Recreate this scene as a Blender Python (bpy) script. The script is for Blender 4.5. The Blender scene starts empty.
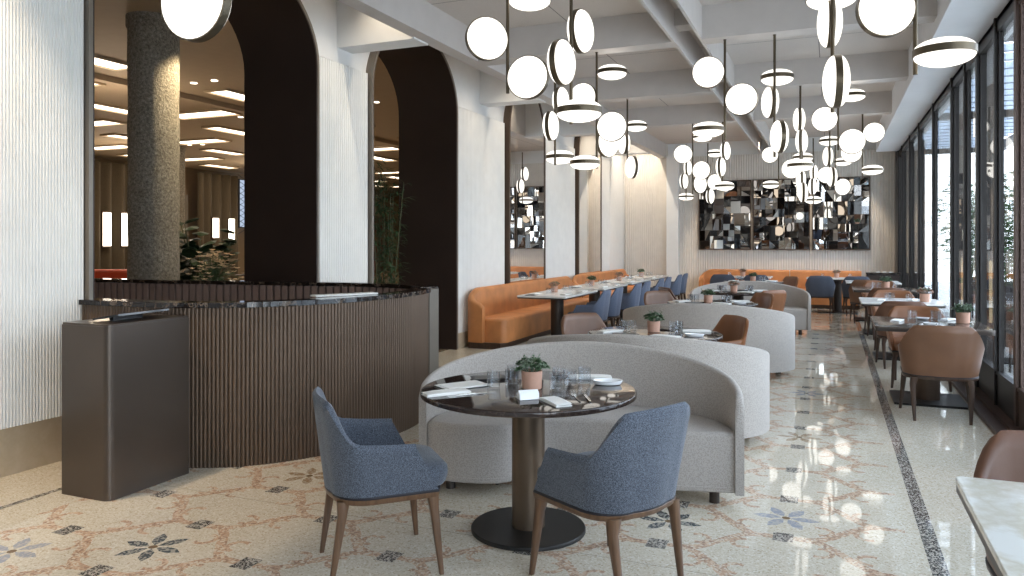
import bpy, bmesh, math, random
from math import sin, cos, pi, radians, sqrt, atan2
from mathutils import Vector, Matrix
random.seed(7)
S = bpy.context.scene
COL = S.collection

# ------------------------------------------------------------------ node helpers
class NT:
    def __init__(s, tree):
        s.t = tree; s.n = tree.nodes; s.l = tree.links
    def new(s, typ, **kw):
        n = s.n.new(typ)
        for k, v in kw.items(): setattr(n, k, v)
        return n
    def put(s, sock, v):
        if isinstance(v, bpy.types.NodeSocket): s.l.new(v, sock)
        else: sock.default_value = v
    def m(s, op, a, b=None, c=None, clamp=False):
        n = s.n.new('ShaderNodeMath'); n.operation = op; n.use_clamp = clamp
        s.put(n.inputs[0], a)
        if b is not None: s.put(n.inputs[1], b)
        if c is not None: s.put(n.inputs[2], c)
        return n.outputs[0]
    def mix(s, f, a, b, blend='MIX'):
        n = s.n.new('ShaderNodeMix'); n.data_type = 'RGBA'; n.blend_type = blend
        s.put(n.inputs[0], f); s.put(n.inputs[6], a); s.put(n.inputs[7], b)
        return n.outputs[2]
    def pos(s):
        g = s.n.new('ShaderNodeNewGeometry'); return g.outputs['Position']
    def objc(s):
        g = s.n.new('ShaderNodeTexCoord'); return g.outputs['Object']
    def sep(s, v):
        n = s.n.new('ShaderNodeSeparateXYZ'); s.l.new(v, n.inputs[0]); return n.outputs
    def noise(s, v, scale, detail=3, rough=.5, out=0):
        n = s.n.new('ShaderNodeTexNoise'); s.l.new(v, n.inputs['Vector'])
        n.inputs['Scale'].default_value = scale; n.inputs['Detail'].default_value = detail
        n.inputs['Roughness'].default_value = rough; return n.outputs[out]
    def vor(s, v, scale, feature='F1', out='Distance'):
        n = s.n.new('ShaderNodeTexVoronoi'); n.feature = feature; s.l.new(v, n.inputs['Vector'])
        n.inputs['Scale'].default_value = scale; return n.outputs[out]
    def ramp(s, f, stops, interp='LINEAR'):
        n = s.n.new('ShaderNodeValToRGB'); n.color_ramp.interpolation = interp
        e = n.color_ramp.elements
        while len(e) < len(stops): e.new(.5)
        for i, (p, c) in enumerate(stops): e[i].position = p; e[i].color = (*c, 1)
        s.l.new(f, n.inputs[0]); return n.outputs[0]
    def bump(s, h, strength=.3, dist=.01):
        n = s.n.new('ShaderNodeBump'); s.l.new(h, n.inputs['Height'])
        n.inputs['Strength'].default_value = strength; n.inputs['Distance'].default_value = dist
        return n.outputs[0]
def srgb(r, g, b):
    f = lambda c: (c/255/12.92) if c/255 <= .04045 else ((c/255+.055)/1.055)**2.4
    return (f(r), f(g), f(b))
def new_mat(name):
    m = bpy.data.materials.new(name); m.use_nodes = True
    m.node_tree.nodes.clear(); t = NT(m.node_tree)
    out = t.new('ShaderNodeOutputMaterial'); b = t.new('ShaderNodeBsdfPrincipled')
    t.l.new(b.outputs[0], out.inputs[0]); return m, t, b, out
def plain(name, col, rough=.5, metal=0, var=.06, scale=6, bump=0, bscale=60, spec=.5, coat=0):
    m, t, b, o = new_mat(name)
    p = t.objc(); n = t.noise(p, scale, 4)
    lo = tuple(c*(1-var) for c in col); hi = tuple(min(1, c*(1+var)) for c in col)
    t.l.new(t.ramp(n, [(.3, lo), (.7, hi)]), b.inputs['Base Color'])
    b.inputs['Roughness'].default_value = rough; b.inputs['Metallic'].default_value = metal
    b.inputs['Specular IOR Level'].default_value = spec; b.inputs['Coat Weight'].default_value = coat
    if bump: t.l.new(t.bump(t.noise(p, bscale, 3), bump, .003), b.inputs['Normal'])
    return m
def emit(name, col, strength):
    m = bpy.data.materials.new(name); m.use_nodes = True; m.node_tree.nodes.clear(); t = NT(m.node_tree)
    out = t.new('ShaderNodeOutputMaterial'); e = t.new('ShaderNodeEmission')
    e.inputs[0].default_value = (*col, 1); e.inputs[1].default_value = strength
    t.l.new(e.outputs[0], out.inputs[0]); return m
def fabric(name, c1, c2, scale=260, bump=.35, rough=.9):
    m, t, b, o = new_mat(name); p = t.objc()
    n = t.noise(p, scale, 2, .7); n2 = t.noise(p, 9, 3)
    c = t.ramp(n, [(.38, c1), (.62, c2)])
    c = t.mix(t.m('MULTIPLY', n2, .25), c, (*c1, 1))
    t.l.new(c, b.inputs['Base Color']); b.inputs['Roughness'].default_value = rough
    b.inputs['Sheen Weight'].default_value = .25; b.inputs['Specular IOR Level'].default_value = .2
    t.l.new(t.bump(n, bump, .002), b.inputs['Normal']); return m
def woven(name, c1, c2):
    m, t, b, o = new_mat(name); p = t.objc()
    v = t.vor(p, 125); n2 = t.noise(p, 5, 3); n3 = t.noise(p, 300, 2)
    c = t.ramp(v, [(.15, c2), (.6, c1)])
    c = t.mix(t.m('MULTIPLY', n2, .2), c, (*c1, 1))
    t.l.new(c, b.inputs['Base Color']); b.inputs['Roughness'].default_value = .92
    b.inputs['Specular IOR Level'].default_value = .2; b.inputs['Sheen Weight'].default_value = .2
    t.l.new(t.bump(t.m('SUBTRACT', t.m('MULTIPLY', n3, .3), v), .4, .003), b.inputs['Normal']); return m
def leather(name, c, rough=.42):
    m, t, b, o = new_mat(name); p = t.objc()
    n = t.noise(p, 4, 4); v = t.vor(p, 220)
    lo = tuple(x*.82 for x in c); hi = tuple(min(1, x*1.12) for x in c)
    t.l.new(t.ramp(n, [(.3, lo), (.7, hi)]), b.inputs['Base Color'])
    b.inputs['Roughness'].default_value = rough
    t.l.new(t.bump(v, .12, .001), b.inputs['Normal']); return m
def wood(name, c1, c2, rough=.4, axis=2, sc=14):
    m, t, b, o = new_mat(name); p = t.objc()
    mp = t.new('ShaderNodeMapping'); t.l.new(p, mp.inputs[0])
    s = [sc, sc, sc]; s[axis] = sc*.08; mp.inputs['Scale'].default_value = s
    n = t.noise(mp.outputs[0], 3, 5, .6)
    t.l.new(t.ramp(n, [(.3, c1), (.7, c2)]), b.inputs['Base Color'])
    b.inputs['Roughness'].default_value = rough; return m
def marble(name, base, vein, rough=.12, sc=3., sharp=.04, amt=1.):
    m, t, b, o = new_mat(name); p = t.objc()
    n = t.noise(p, sc, 6, .62); w = t.m('ABSOLUTE', t.m('SUBTRACT', n, .5))
    f = t.m('MULTIPLY', t.m('SUBTRACT', 1, t.m('DIVIDE', w, sharp, clamp=True), clamp=True), amt)
    n2 = t.noise(p, sc*.7, 3)
    base2 = t.mix(n2, (*base, 1), (*tuple(c*.9 for c in base), 1))
    t.l.new(t.mix(f, base2, (*vein, 1)), b.inputs['Base Color'])
    b.inputs['Roughness'].default_value = rough; return m
def thin_glass(name, tint=(1, 1, 1), refl=.04, rough=0.0):
    m = bpy.data.materials.new(name); m.use_nodes = True; m.node_tree.nodes.clear(); t = NT(m.node_tree)
    out = t.new('ShaderNodeOutputMaterial'); tr = t.new('ShaderNodeBsdfTransparent'); gl = t.new('ShaderNodeBsdfGlossy')
    lw = t.new('ShaderNodeLayerWeight'); mx = t.new('ShaderNodeMixShader'); f5 = t.m('ADD', t.m('MULTIPLY', t.m('POWER', lw.outputs['Facing'], 5), .85), refl)
    tr.inputs[0].default_value = (*tint, 1); gl.inputs['Roughness'].default_value = rough
    t.l.new(f5, mx.inputs[0]); t.l.new(tr.outputs[0], mx.inputs[1]); t.l.new(gl.outputs[0], mx.inputs[2])
    t.l.new(mx.outputs[0], out.inputs[0]); return m
def mirror(name, col, rough=.01):
    m, t, b, o = new_mat(name); b.inputs['Base Color'].default_value = (*col, 1)
    b.inputs['Metallic'].default_value = 1; b.inputs['Roughness'].default_value = rough; return m

# ------------------------------------------------------------------ materials
M = {}
M['flute'] = plain('white fluted plaster', (.80, .79, .76), .55, var=.03, bump=.05)
M['paint'] = plain('white painted plaster', (.78, .78, .77), .6, var=.02)
M['backflute'] = plain('pale fluted panelling', (.66, .62, .57), .55, var=.04)
M['beam'] = plain('grey painted beam', (.57, .53, .50), .7, var=.03, bump=.08, bscale=120)
def ceil_mat():
    m, t, b, o = new_mat('ceiling panels'); x, y, z = t.sep(t.pos())
    dx = t.m('ABSOLUTE', t.m('WRAP', t.m('ADD', x, 2.76), 1.31, -1.31))
    dy = t.m('ABSOLUTE', t.m('WRAP', t.m('SUBTRACT', y, 7.1), 1.46, -1.46))
    ln = t.m('LESS_THAN', t.m('MINIMUM', dx, dy), .006)
    n = t.noise(t.pos(), 90, 3)
    c = t.ramp(n, [(.3, (.58, .53, .485)), (.7, (.64, .585, .54))])
    t.l.new(t.mix(ln, c, (.22, .2, .19, 1)), b.inputs['Base Color']); b.inputs['Roughness'].default_value = .85
    return m
M['ceil'] = ceil_mat()
M['skirt'] = marble('beige stone skirting', srgb(205, 188, 162), srgb(180, 160, 130), .35, 2.5, .1, .5)
M['reveal'] = plain('dark brown bronze lining', srgb(58, 46, 41), .45, metal=.3, var=.1, scale=2)
M['archmetal'] = plain('grey bronze arch trim', srgb(128, 120, 110), .4, metal=.4, var=.06)
M['brownmetal'] = plain('brown bronze trim', srgb(88, 72, 60), .35, metal=.5, var=.06)
M['rodmetal'] = plain('aged brass', srgb(92, 82, 66), .35, metal=.7, var=.05)
M['reed'] = plain('bronze reeded cladding', srgb(102, 84, 69), .42, metal=.35, var=.08, scale=3)
M['slat'] = plain('dark timber slats', srgb(140, 118, 108), .5, var=.1)
M['darkstone'] = marble('dark veined stone', srgb(34, 28, 26), srgb(120, 105, 92), .06, 7, .025, .9)
M['tablestone'] = marble('dark brown polished stone', srgb(52, 42, 38), srgb(92, 78, 70), .05, 9, .03, .5)
M['whitemarble'] = marble('white marble', srgb(240, 238, 230), srgb(200, 186, 156), .18, 2.8, .09, .6)
M['tabletopwhite'] = marble('pale laminate', srgb(238, 236, 230), srgb(220, 218, 213), .2, 3, .08, .4)
M['stand'] = plain('dark bronze host stand', srgb(90, 80, 72), .3, metal=.65, var=.08, scale=2)
M['black'] = plain('black', srgb(26, 26, 28), .35, var=.05)
M['screen'] = plain('black glass screen', srgb(20, 24, 30), .08, var=.02)
M['blackmetal'] = plain('blackened metal', srgb(44, 42, 40), .4, metal=.5, var=.06)
M['pedestal'] = plain('bronze pedestal', srgb(112, 96, 80), .35, metal=.6, var=.05)
M['darkped'] = plain('dark bronze pedestal', srgb(70, 62, 56), .4, metal=.5, var=.05)
M['greyfab'] = woven('grey woven upholstery', srgb(180, 172, 164), srgb(150, 143, 136))
M['bluefab'] = fabric('blue grey wool', srgb(42, 46, 54), srgb(112, 118, 129))
M['bluefab2'] = fabric('plain blue wool', srgb(86, 96, 116), srgb(106, 115, 135), bump=.15)
M['slatefab'] = fabric('slate blue wool', srgb(76, 80, 92), srgb(94, 99, 110), bump=.15)
M['tan'] = leather('tan leather', srgb(112, 78, 55))
M['cognac'] = leather('cognac leather', srgb(130, 84, 52))
M['brownlea'] = leather('brown leather', srgb(102, 68, 48))
M['orange'] = leather('orange leather', srgb(196, 130, 78), .5)
M['walnut'] = wood('walnut', srgb(84, 60, 42), srgb(116, 86, 62), .35)
M['darkwood'] = wood('dark walnut', srgb(58, 42, 34), srgb(80, 60, 46), .4)
M['piping'] = plain('black piping', srgb(30, 28, 34), .6)
M['terracotta'] = plain('terracotta', srgb(198, 154, 132), .8, var=.08, scale=20, bump=.1)
M['soil'] = plain('soil', srgb(60, 45, 35), .95, var=.3, scale=60)
M['leaf'] = plain('succulent leaf', srgb(74, 98, 66), .45, var=.35, scale=30)
M['leafgrey'] = plain('grey green leaf', srgb(120, 135, 112), .5, var=.3, scale=30)
M['leafpink'] = plain('dry pink leaf', srgb(176, 140, 120), .6, var=.3, scale=30)
M['leafdark'] = plain('dark broad leaf', srgb(28, 48, 26), .4, var=.3, scale=10)
M['bamboo'] = plain('bamboo leaf', srgb(86, 128, 84), .6, var=.3, scale=10)
M['cane'] = plain('green cane', srgb(78, 82, 50), .5, var=.2)
M['leafmid'] = plain('feathery green leaf', srgb(52, 78, 46), .5, var=.3, scale=10)
M['petal'] = plain('cream flower', srgb(225, 205, 180), .7, var=.1)
M['linen'] = plain('white linen', srgb(238, 236, 230), .85, var=.02, bump=.2, bscale=250)
M['china'] = plain('white china', srgb(240, 240, 240), .15, var=.01)
M['steel'] = plain('polished steel', srgb(190, 188, 184), .15, metal=1, var=.02)
M['glass'] = thin_glass('drinking glass', (.95, .96, .97), .07)
M['pane'] = thin_glass('window glass', (.95, .97, .98), .03)
M['lampglow'] = emit('opal lamp glass', (1, .955, .875), 1.35)
M['slotglow'] = emit('luminous panel', (1, .86, .68), 3.2)
M['sconceglow'] = emit('sconce glass', (1, .88, .72), 4)
M['mirror'] = mirror('mirror glass', (.86, .85, .83))
M['mirrorA'] = mirror('silver mirror facets', (.78, .78, .76))
M['mirrorB'] = mirror('smoked mirror facets', (.26, .25, .25))
M['mirrorC'] = mirror('bronze mirror facets', (.42, .36, .3))
M['mirrorD'] = plain('black glass facets', srgb(16, 16, 18), .04, var=.02)
M['winframe'] = plain('black bronze window frame', srgb(38, 34, 32), .4, metal=.3, var=.06)
M['winbrown'] = plain('brown window frame', srgb(84, 66, 58), .4, metal=.3, var=.06)
M['brass'] = plain('brass handle', srgb(150, 128, 96), .35, metal=.9, var=.04)
M['soffit'] = plain('white soffit', (.74, .745, .76), .55, var=.02)
M['lobbyceil'] = plain('lobby ceiling', srgb(176, 158, 132), .7, var=.03)
M['lobbywall'] = plain('lobby wall', srgb(150, 128, 100), .7, var=.05)
M['lobbyfloor'] = marble('lobby floor', srgb(150, 130, 105), srgb(110, 95, 75), .2, 2, .06, .5)
M['curtain'] = fabric('taupe curtain', srgb(80, 70, 56), srgb(106, 94, 76), 120, .1)
M['door'] = wood('reddish timber door', srgb(96, 50, 32), srgb(124, 68, 44), .5)
M['lead'] = plain('dark leading', srgb(40, 42, 46), .5)
M['redlac'] = plain('red orange cushion', srgb(190, 70, 36), .5)
M['terrace'] = marble('pale terrace paving', srgb(206, 204, 198), srgb(180, 178, 172), .5, 2, .06, .4)
M['render'] = plain('blue grey facade', srgb(120, 130, 142), .8, var=.03)
M['louvre'] = plain('grey canopy slat', srgb(150, 158, 168), .6, var=.05)
M['rattan'] = fabric('dark rattan', srgb(52, 46, 44), srgb(84, 76, 70), 90, .6)
M['cushion'] = fabric('mauve cushion', srgb(104, 88, 92), srgb(132, 116, 118))
def column_mat():
    m, t, b, o = new_mat('rough stone column'); p = t.objc(); x, y, z = t.sep(p)
    n = t.noise(p, 30, 5, .75); n2 = t.noise(p, 3.2, 3)
    c = t.ramp(n, [(.32, srgb(84, 80, 72)), (.5, srgb(146, 140, 128)), (.68, srgb(190, 184, 172))])
    t.l.new(t.mix(t.m('MULTIPLY', n2, .5), c, (*srgb(120, 110, 94), 1)), b.inputs['Base Color'])
    seam = t.m('LESS_THAN', t.m('ABSOLUTE', t.m('SUBTRACT', z, 2.2)), .008)
    h = t.m('SUBTRACT', t.m('ADD', n, t.m('MULTIPLY', t.m('GREATER_THAN', n2, .55), .6)), seam)
    b.inputs['Roughness'].default_value = .9
    t.l.new(t.bump(h, .9, .03), b.inputs['Normal']); return m
M['column'] = column_mat()

def floor_mat():
    m, t, b, o = new_mat('terrazzo with inlaid mosaic'); P = t.pos(); x, y, z = t.sep(P)
    # base terrazzo chips
    v = t.vor(P, 130, 'F1', 'Color'); vx = t.sep(v)[0]; n = t.noise(P, 2.2, 4)
    base = t.ramp(vx, [(0, srgb(176, 158, 132)), (.12, srgb(206, 194, 172)), (.55, srgb(217, 206, 186)), (.93, srgb(228, 220, 204)), (1, srgb(240, 236, 228))])
    base = t.mix(t.m('MULTIPLY', n, .35), base, (*srgb(196, 182, 158), 1))
    chip = t.sep(t.vor(P, 85, 'F1', 'Color'))[1]; edge = t.vor(P, 85, 'DISTANCE_TO_EDGE')
    pink = t.ramp(chip, [(0, srgb(150, 104, 78)), (.25, srgb(192, 146, 114)), (.55, srgb(212, 178, 148)), (.8, srgb(222, 206, 182))], 'CONSTANT')
    chip2 = t.sep(t.vor(P, 120, 'F1', 'Color'))[1]
    dark = t.ramp(chip2, [(0, srgb(40, 38, 40)), (.42, srgb(74, 70, 70)), (.66, srgb(186, 178, 166))], 'CONSTANT')
    gro = t.m('LESS_THAN', t.vor(P, 120, 'DISTANCE_TO_EDGE'), .05)
    dark = t.mix(t.m('MULTIPLY', gro, .8), dark, (*srgb(190, 182, 168), 1))
    # lattice
    ax = t.m('ABSOLUTE', t.m('WRAP', t.m('ADD', x, .23), .585, -.585))
    yy = t.m('SUBTRACT', t.m('SUBTRACT', y, 4.2), t.m('MULTIPLY', t.m('ADD', x, .23), .0265))
    sm = t.new('ShaderNodeMapRange', interpolation_type='SMOOTHSTEP')
    t.l.new(ax, sm.inputs[0]); sm.inputs[1].default_value = .12; sm.inputs[2].default_value = .465
    sm.inputs[3].default_value = 0; sm.inputs[4].default_value = .316
    w = sm.outputs[0]
    wob = t.m('MULTIPLY', t.m('SUBTRACT', t.noise(P, 9, 2), .5), .03)
    dA = t.m('ABSOLUTE', t.m('WRAP', t.m('ADD', t.m('SUBTRACT', yy, w), wob), .316, -.316))
    dB = t.m('ABSOLUTE', t.m('WRAP', t.m('ADD', t.m('ADD', yy, w), wob), .316, -.316))
    dl = t.m('MINIMUM', dA, dB)
    mid = t.m('SUBTRACT', 1, t.m('DIVIDE', t.m('ABSOLUTE', t.m('SUBTRACT', ax, .2925)), .2925))
    band = t.m('LESS_THAN', dl, t.m('ADD', .018, t.m('MULTIPLY', mid, .028)))
    ay = t.m('ABSOLUTE', t.m('WRAP', yy, .316, -.316))
    def ring(ax_, ay_, cx, cy, r, th):
        dx = t.m('SUBTRACT', ax_, cx); dy = t.m('SUBTRACT', ay_, cy)
        q = t.m('SQRT', t.m('ADD', t.m('MULTIPLY', dx, dx), t.m('MULTIPLY', dy, dy)))
        rr = t.m('LESS_THAN', t.m('ABSOLUTE', t.m('SUBTRACT', q, r)), th)
        return t.m('MULTIPLY', rr, t.m('GREATER_THAN', t.m('ADD', dx, t.m('MULTIPLY', dy, .2)), -.02))
    r1 = ring(ax, ay, .18, .15, .055, .014)
    r2 = ring(t.m('SUBTRACT', .585, ax), t.m('SUBTRACT', .316, ay), .18, .15, .055, .014)
    band = t.m('MAXIMUM', band, t.m('MAXIMUM', r1, r2))
    inx = t.m('MULTIPLY', t.m('GREATER_THAN', x, -4.12), t.m('LESS_THAN', x, .36))
    iny = t.m('LESS_THAN', y, 17.2)
    band = t.m('MULTIPLY', t.m('MULTIPLY', band, inx), iny)
    sq1 = t.m('MULTIPLY', t.m('LESS_THAN', ax, .05), t.m('LESS_THAN', ay, .06))
    sq2 = t.m('MULTIPLY', t.m('GREATER_THAN', ax, .535), t.m('GREATER_THAN', ay, .256))
    sq = t.m('MULTIPLY', t.m('MULTIPLY', t.m('MULTIPLY', t.m('MAXIMUM', sq1, sq2), inx), iny), t.m('LESS_THAN', x, .2))
    br = t.m('MULTIPLY', t.m('GREATER_THAN', x, .43), t.m('LESS_THAN', x, .505))
    bl = t.m('MULTIPLY', t.m('GREATER_THAN', x, -4.43), t.m('LESS_THAN', x, -4.385))
    dk = t.m('MAXIMUM', sq, t.m('MAXIMUM', br, bl))
    dk = t.m('MULTIPLY', dk, t.m('LESS_THAN', y, 18.3))
    c = t.mix(t.m('MULTIPLY', band, .7), base, pink)
    c = t.mix(dk, c, dark)
    def rosette(cx, cy, col):
        nonlocal c
        dx = t.m('SUBTRACT', x, cx); dy = t.m('SUBTRACT', y, cy)
        r = t.m('SQRT', t.m('ADD', t.m('MULTIPLY', dx, dx), t.m('MULTIPLY', dy, dy)))
        a = t.m('WRAP', t.m('ARCTAN2', dy, dx), pi/6, -pi/6)
        px = t.m('MULTIPLY', r, t.m('COSINE', a)); py = t.m('MULTIPLY', r, t.m('ABSOLUTE', t.m('SINE', a)))
        lim = t.m('MULTIPLY', t.m('SUBTRACT', 1, t.m('DIVIDE', t.m('ABSOLUTE', t.m('SUBTRACT', px, .1)), .078)), .046)
        pet = t.m('LESS_THAN', py, t.m('MINIMUM', lim, .03))
        cc = t.mix(t.m('MULTIPLY', t.m('LESS_THAN', chip, .4), .55), (*col, 1), (*srgb(200, 192, 178), 1))
        c = t.mix(pet, c, cc)
        c = t.mix(t.m('LESS_THAN', r, .022), c, (*srgb(120, 96, 66), 1))
    dkc = srgb(74, 80, 82); lil = srgb(156, 158, 166); tn = srgb(160, 132, 100)
    for cx, cy, col in ((-3.14, 2.85, dkc), (-3.74, 2.54, lil), (-.23, 4.5, lil), (-.82, 4.2, dkc), (-3.15, 4.11, tn), (-.23, 6.4, tn), (-.23, 8.29, lil), (-1.99, 2.24, dkc)):
        rosette(cx, cy, col)
    seam = t.m('LESS_THAN', t.m('ABSOLUTE', t.m('WRAP', t.m('SUBTRACT', y, 3.6), 1.46, -1.46)), .003)
    c = t.mix(t.m('MULTIPLY', seam, .5), c, (*srgb(120, 110, 98), 1))
    t.l.new(c, b.inputs['Base Color'])
    rr = t.ramp(t.noise(P, 1.2, 3), [(.3, (.02,)*3), (.7, (.05,)*3)])
    t.l.new(rr, b.inputs['Roughness']); b.inputs['Specular IOR Level'].default_value = .6
    return m
M['floor'] = floor_mat()

# ------------------------------------------------------------------ mesh helpers
class MB:
    """collects geometry for ONE mesh object"""
    def __init__(s): s.v = []; s.f = []; s.mi = []
    def add(s, verts, faces, mi=0):
        o = len(s.v); s.v += [tuple(q) for q in verts]
        s.f += [tuple(i+o for i in f) for f in faces]; s.mi += [mi]*len(faces)
        return s
    def box(s, x0, x1, y0, y1, z0, z1, mi=0):
        v = [(x, y, z) for z in (z0, z1) for y in (y0, y1) for x in (x0, x1)]
        return s.add(v, [(0, 2, 3, 1), (4, 5, 7, 6), (0, 1, 5, 4), (2, 6, 7, 3), (0, 4, 6, 2), (1, 3, 7, 5)], mi)
    def obox(s, c, sx, sy, sz, rot=0, tilt=None, mi=0):
        R = Matrix.Rotation(rot, 3, 'Z')
        if tilt is not None: R = R @ tilt
        v = [Vector(c)+R @ Vector((x*sx/2, y*sy/2, z*sz/2)) for z in (-1, 1) for y in (-1, 1) for x in (-1, 1)]
        return s.add(v, [(0, 2, 3, 1), (4, 5, 7, 6), (0, 1, 5, 4), (2, 6, 7, 3), (0, 4, 6, 2), (1, 3, 7, 5)], mi)
    def lathe(s, prof, n=24, c=(0, 0, 0), mi=0, R=None, caps=True):
        vs = []
        for r, z in prof:
            for k in range(n):
                p = Vector((r*cos(2*pi*k/n), r*sin(2*pi*k/n), z))
                if R: p = R @ p
                vs.append(p+Vector(c))
        fs = []
        for i in range(len(prof)-1):
            for k in range(n):
                a = i*n+k; b2 = i*n+(k+1) % n
                fs.append((a, b2, b2+n, a+n))
        if caps:
            fs.append(tuple(range(n-1, -1, -1))); fs.append(tuple((len(prof)-1)*n+k for k in range(n)))
        return s.add(vs, fs, mi)
    def tube(s, a, b, r0, r1=None, n=8, mi=0):
        r1 = r0 if r1 is None else r1
        a = Vector(a); b = Vector(b); d = (b-a)
        if d.length < 1e-6: return s
        q = d.to_track_quat('Z', 'Y').to_matrix()
        return s.lathe([(r0, 0), (r1, d.length)], n, a, mi, q)
    def leg(s, a, b, w0, w1, mi=0):
        a = Vector(a); b = Vector(b)
        v = [Vector((a.x+sx*w0/2, a.y+sy*w0/2, a.z)) for sx, sy in ((-1, -1), (1, -1), (1, 1), (-1, 1))]
        v += [Vector((b.x+sx*w1/2, b.y+sy*w1/2, b.z)) for sx, sy in ((-1, -1), (1, -1), (1, 1), (-1, 1))]
        return s.add(v, [(0, 1, 2, 3), (4, 7, 6, 5), (0, 4, 5, 1), (1, 5, 6, 2), (2, 6, 7, 3), (3, 7, 4, 0)], mi)
    def loft(s, rings, closed=True, caps=True, mi=0):
        """rings: list of equal-length point lists; each ring a closed loop if closed"""
        n = len(rings[0]); vs = [p for r in rings for p in r]; fs = []
        for i in range(len(rings)-1):
            for k in range(n if closed else n-1):
                a = i*n+k; b2 = i*n+(k+1) % n
                fs.append((a, b2, b2+n, a+n))
        if caps and closed:
            fs.append(tuple(range(n-1, -1, -1))); fs.append(tuple((len(rings)-1)*n+k for k in range(n)))
        return s.add(vs, fs, mi)
    def poly(s, pts, z0, z1, bevel=0, mi=0, mi_top=None):
        """extrude a convex-ish ccw outline; rounded top and bottom edge by bevel"""
        n = len(pts)
        def off(d):
            if not d: return list(pts)
            out = []
            for i in range(n):
                p0 = Vector(pts[i-1]); p = Vector(pts[i]); p1 = Vector(pts[(i+1) % n])
                t = (p1-p0); t = t.normalized() if t.length > 1e-9 else Vector((1, 0))
                out.append((p.x-t.y*d, p.y+t.x*d))
            return out
        rings = []
        if bevel:
            for a in (0, 30, 60, 90):
                rings.append([(x, y, z0+bevel*(1-sin(radians(a)))*.5) for x, y in off(bevel*.5*(1-sin(radians(a))))])
            for a in (0, 22, 45, 67, 90):
                rings.append([(x, y, z1-bevel*(1-sin(radians(a)))) for x, y in off(bevel*(1-cos(radians(a))))])
        else:
            rings = [[(x, y, z0) for x, y in pts], [(x, y, z1) for x, y in pts]]
        return s.loft(rings, True, True, mi)
    def build(s, name, mats, parent=None, loc=None, smooth=None, recalc=True):
        me = bpy.data.meshes.new(name); me.from_pydata(s.v, [], s.f)
        if not isinstance(mats, (list, tuple)): mats = [mats]
        for mm in mats: me.materials.append(M[mm] if isinstance(mm, str) else mm)
        if len(mats) > 1: me.polygons.foreach_set('material_index', s.mi)
        if recalc:
            bm = bmesh.new(); bm.from_mesh(me); bmesh.ops.recalc_face_normals(bm, faces=bm.faces); bm.to_mesh(me); bm.free()
        if smooth is not None:
            me.polygons.foreach_set('use_smooth', [True]*len(me.polygons))
            me.set_sharp_from_angle(angle=radians(smooth))
        me.update()
        o = bpy.data.objects.new(name, me); COL.objects.link(o)
        if parent: o.parent = parent
        if loc is not None: o.location = loc
        return o
def tag(o, label=None, cat=None, group=None, kind=None):
    if label: o['label'] = label
    if cat: o['category'] = cat
    if group: o['group'] = group
    if kind: o['kind'] = kind
    return o
def thing(name, label, cat, loc=(0, 0, 0), rz=0, group=None, scale=None):
    o = bpy.data.objects.new(name, None); COL.objects.link(o); o.empty_display_size = .1
    o.location = loc; o.rotation_euler = (0, 0, rz)
    if scale: o.scale = scale
    return tag(o, label, cat, group)
def struct(o): o['kind'] = 'structure'; return o
def dup(src, loc=None, rz=None, label=None, group=None, mats=None, scale=None):
    def cp(o, par):
        c = o.copy(); COL.objects.link(c)
        if par: c.parent = par
        for ch in list(o.children): cp(ch, c)
        return c
    c = cp(src, None)
    if loc is not None: c.location = loc
    if rz is not None: c.rotation_euler = (c.rotation_euler[0], c.rotation_euler[1], rz)
    if scale: c.scale = scale
    if label: c['label'] = label
    if group: c['group'] = group
    return c
def rrect(w, d, r, n=5, cx=0, cy=0):
    pts = []
    for sx, sy, a0 in ((1, -1, -90), (1, 1, 0), (-1, 1, 90), (-1, -1, 180)):
        for k in range(n+1):
            a = radians(a0+90*k/n)
            pts.append((cx+sx*(w/2-r)+r*cos(a), cy+sy*(d/2-r)+r*sin(a)))
    return pts
def circle(r, n=32, cx=0, cy=0): return [(cx+r*cos(2*pi*k/n), cy+r*sin(2*pi*k/n)) for k in range(n)]

# ================================================================== THE ROOM
YB = 19.6           # back wall
o = MB().box(-5.02, 1.7, -3.2, YB+.3, -.12, 0).build('floor', 'floor'); struct(o)
# ceiling slabs
c = MB(); c.box(-4.0, .95, -3.2, YB+.2, 4.03, 4.15); c.box(-6.2, -4.0, -3.2, YB+.2, 4.75, 4.85); c.box(.95, 1.7, -3.2, YB+.2, 4.03, 4.15)
struct(c.build('ceiling', 'ceil'))
# structural beams of the ceiling
def trim(n, mb, mat, **kw): return struct(mb.build('trim_%d' % n, mat, **kw))
b = MB()
b.box(-4.06, -3.88, -3.2, YB, 3.68, 4.75)
trim(1, b, 'beam')
b = MB(); b.box(-1.58, -1.55, -3.2, YB, 3.68, 4.03); b.box(-1.29, -1.26, -3.2, YB, 3.68, 4.03)
for Y in (8.25+2.92*(k-4) for k in range(7)): b.box(-1.55, -1.29, Y, Y+.25, 3.85, 4.03)
trim(2, b, 'beam')
n = 3
for k in range(8):
    Y = 8.25+2.92*(k-4)
    b = MB(); b.box(-3.88, -1.58, Y, Y+.25, 3.68, 4.03); b.box(-1.26, .93, Y, Y+.25, 3.68, 4.03)
    if k == 7: continue
    trim(n, b, 'beam'); n += 1
b = MB(); b.box(.93, 1.62, -3.2, 19.0, 3.55, 4.03); trim(n, b, 'soffit'); n += 1
for Y in (3.4, 7.0, 10.7, 14.45, 18.1):
    b = MB(); b.box(-5.02, -4.03, Y, Y+.3, 3.66, 4.75); trim(n, b, 'paint'); n += 1

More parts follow.
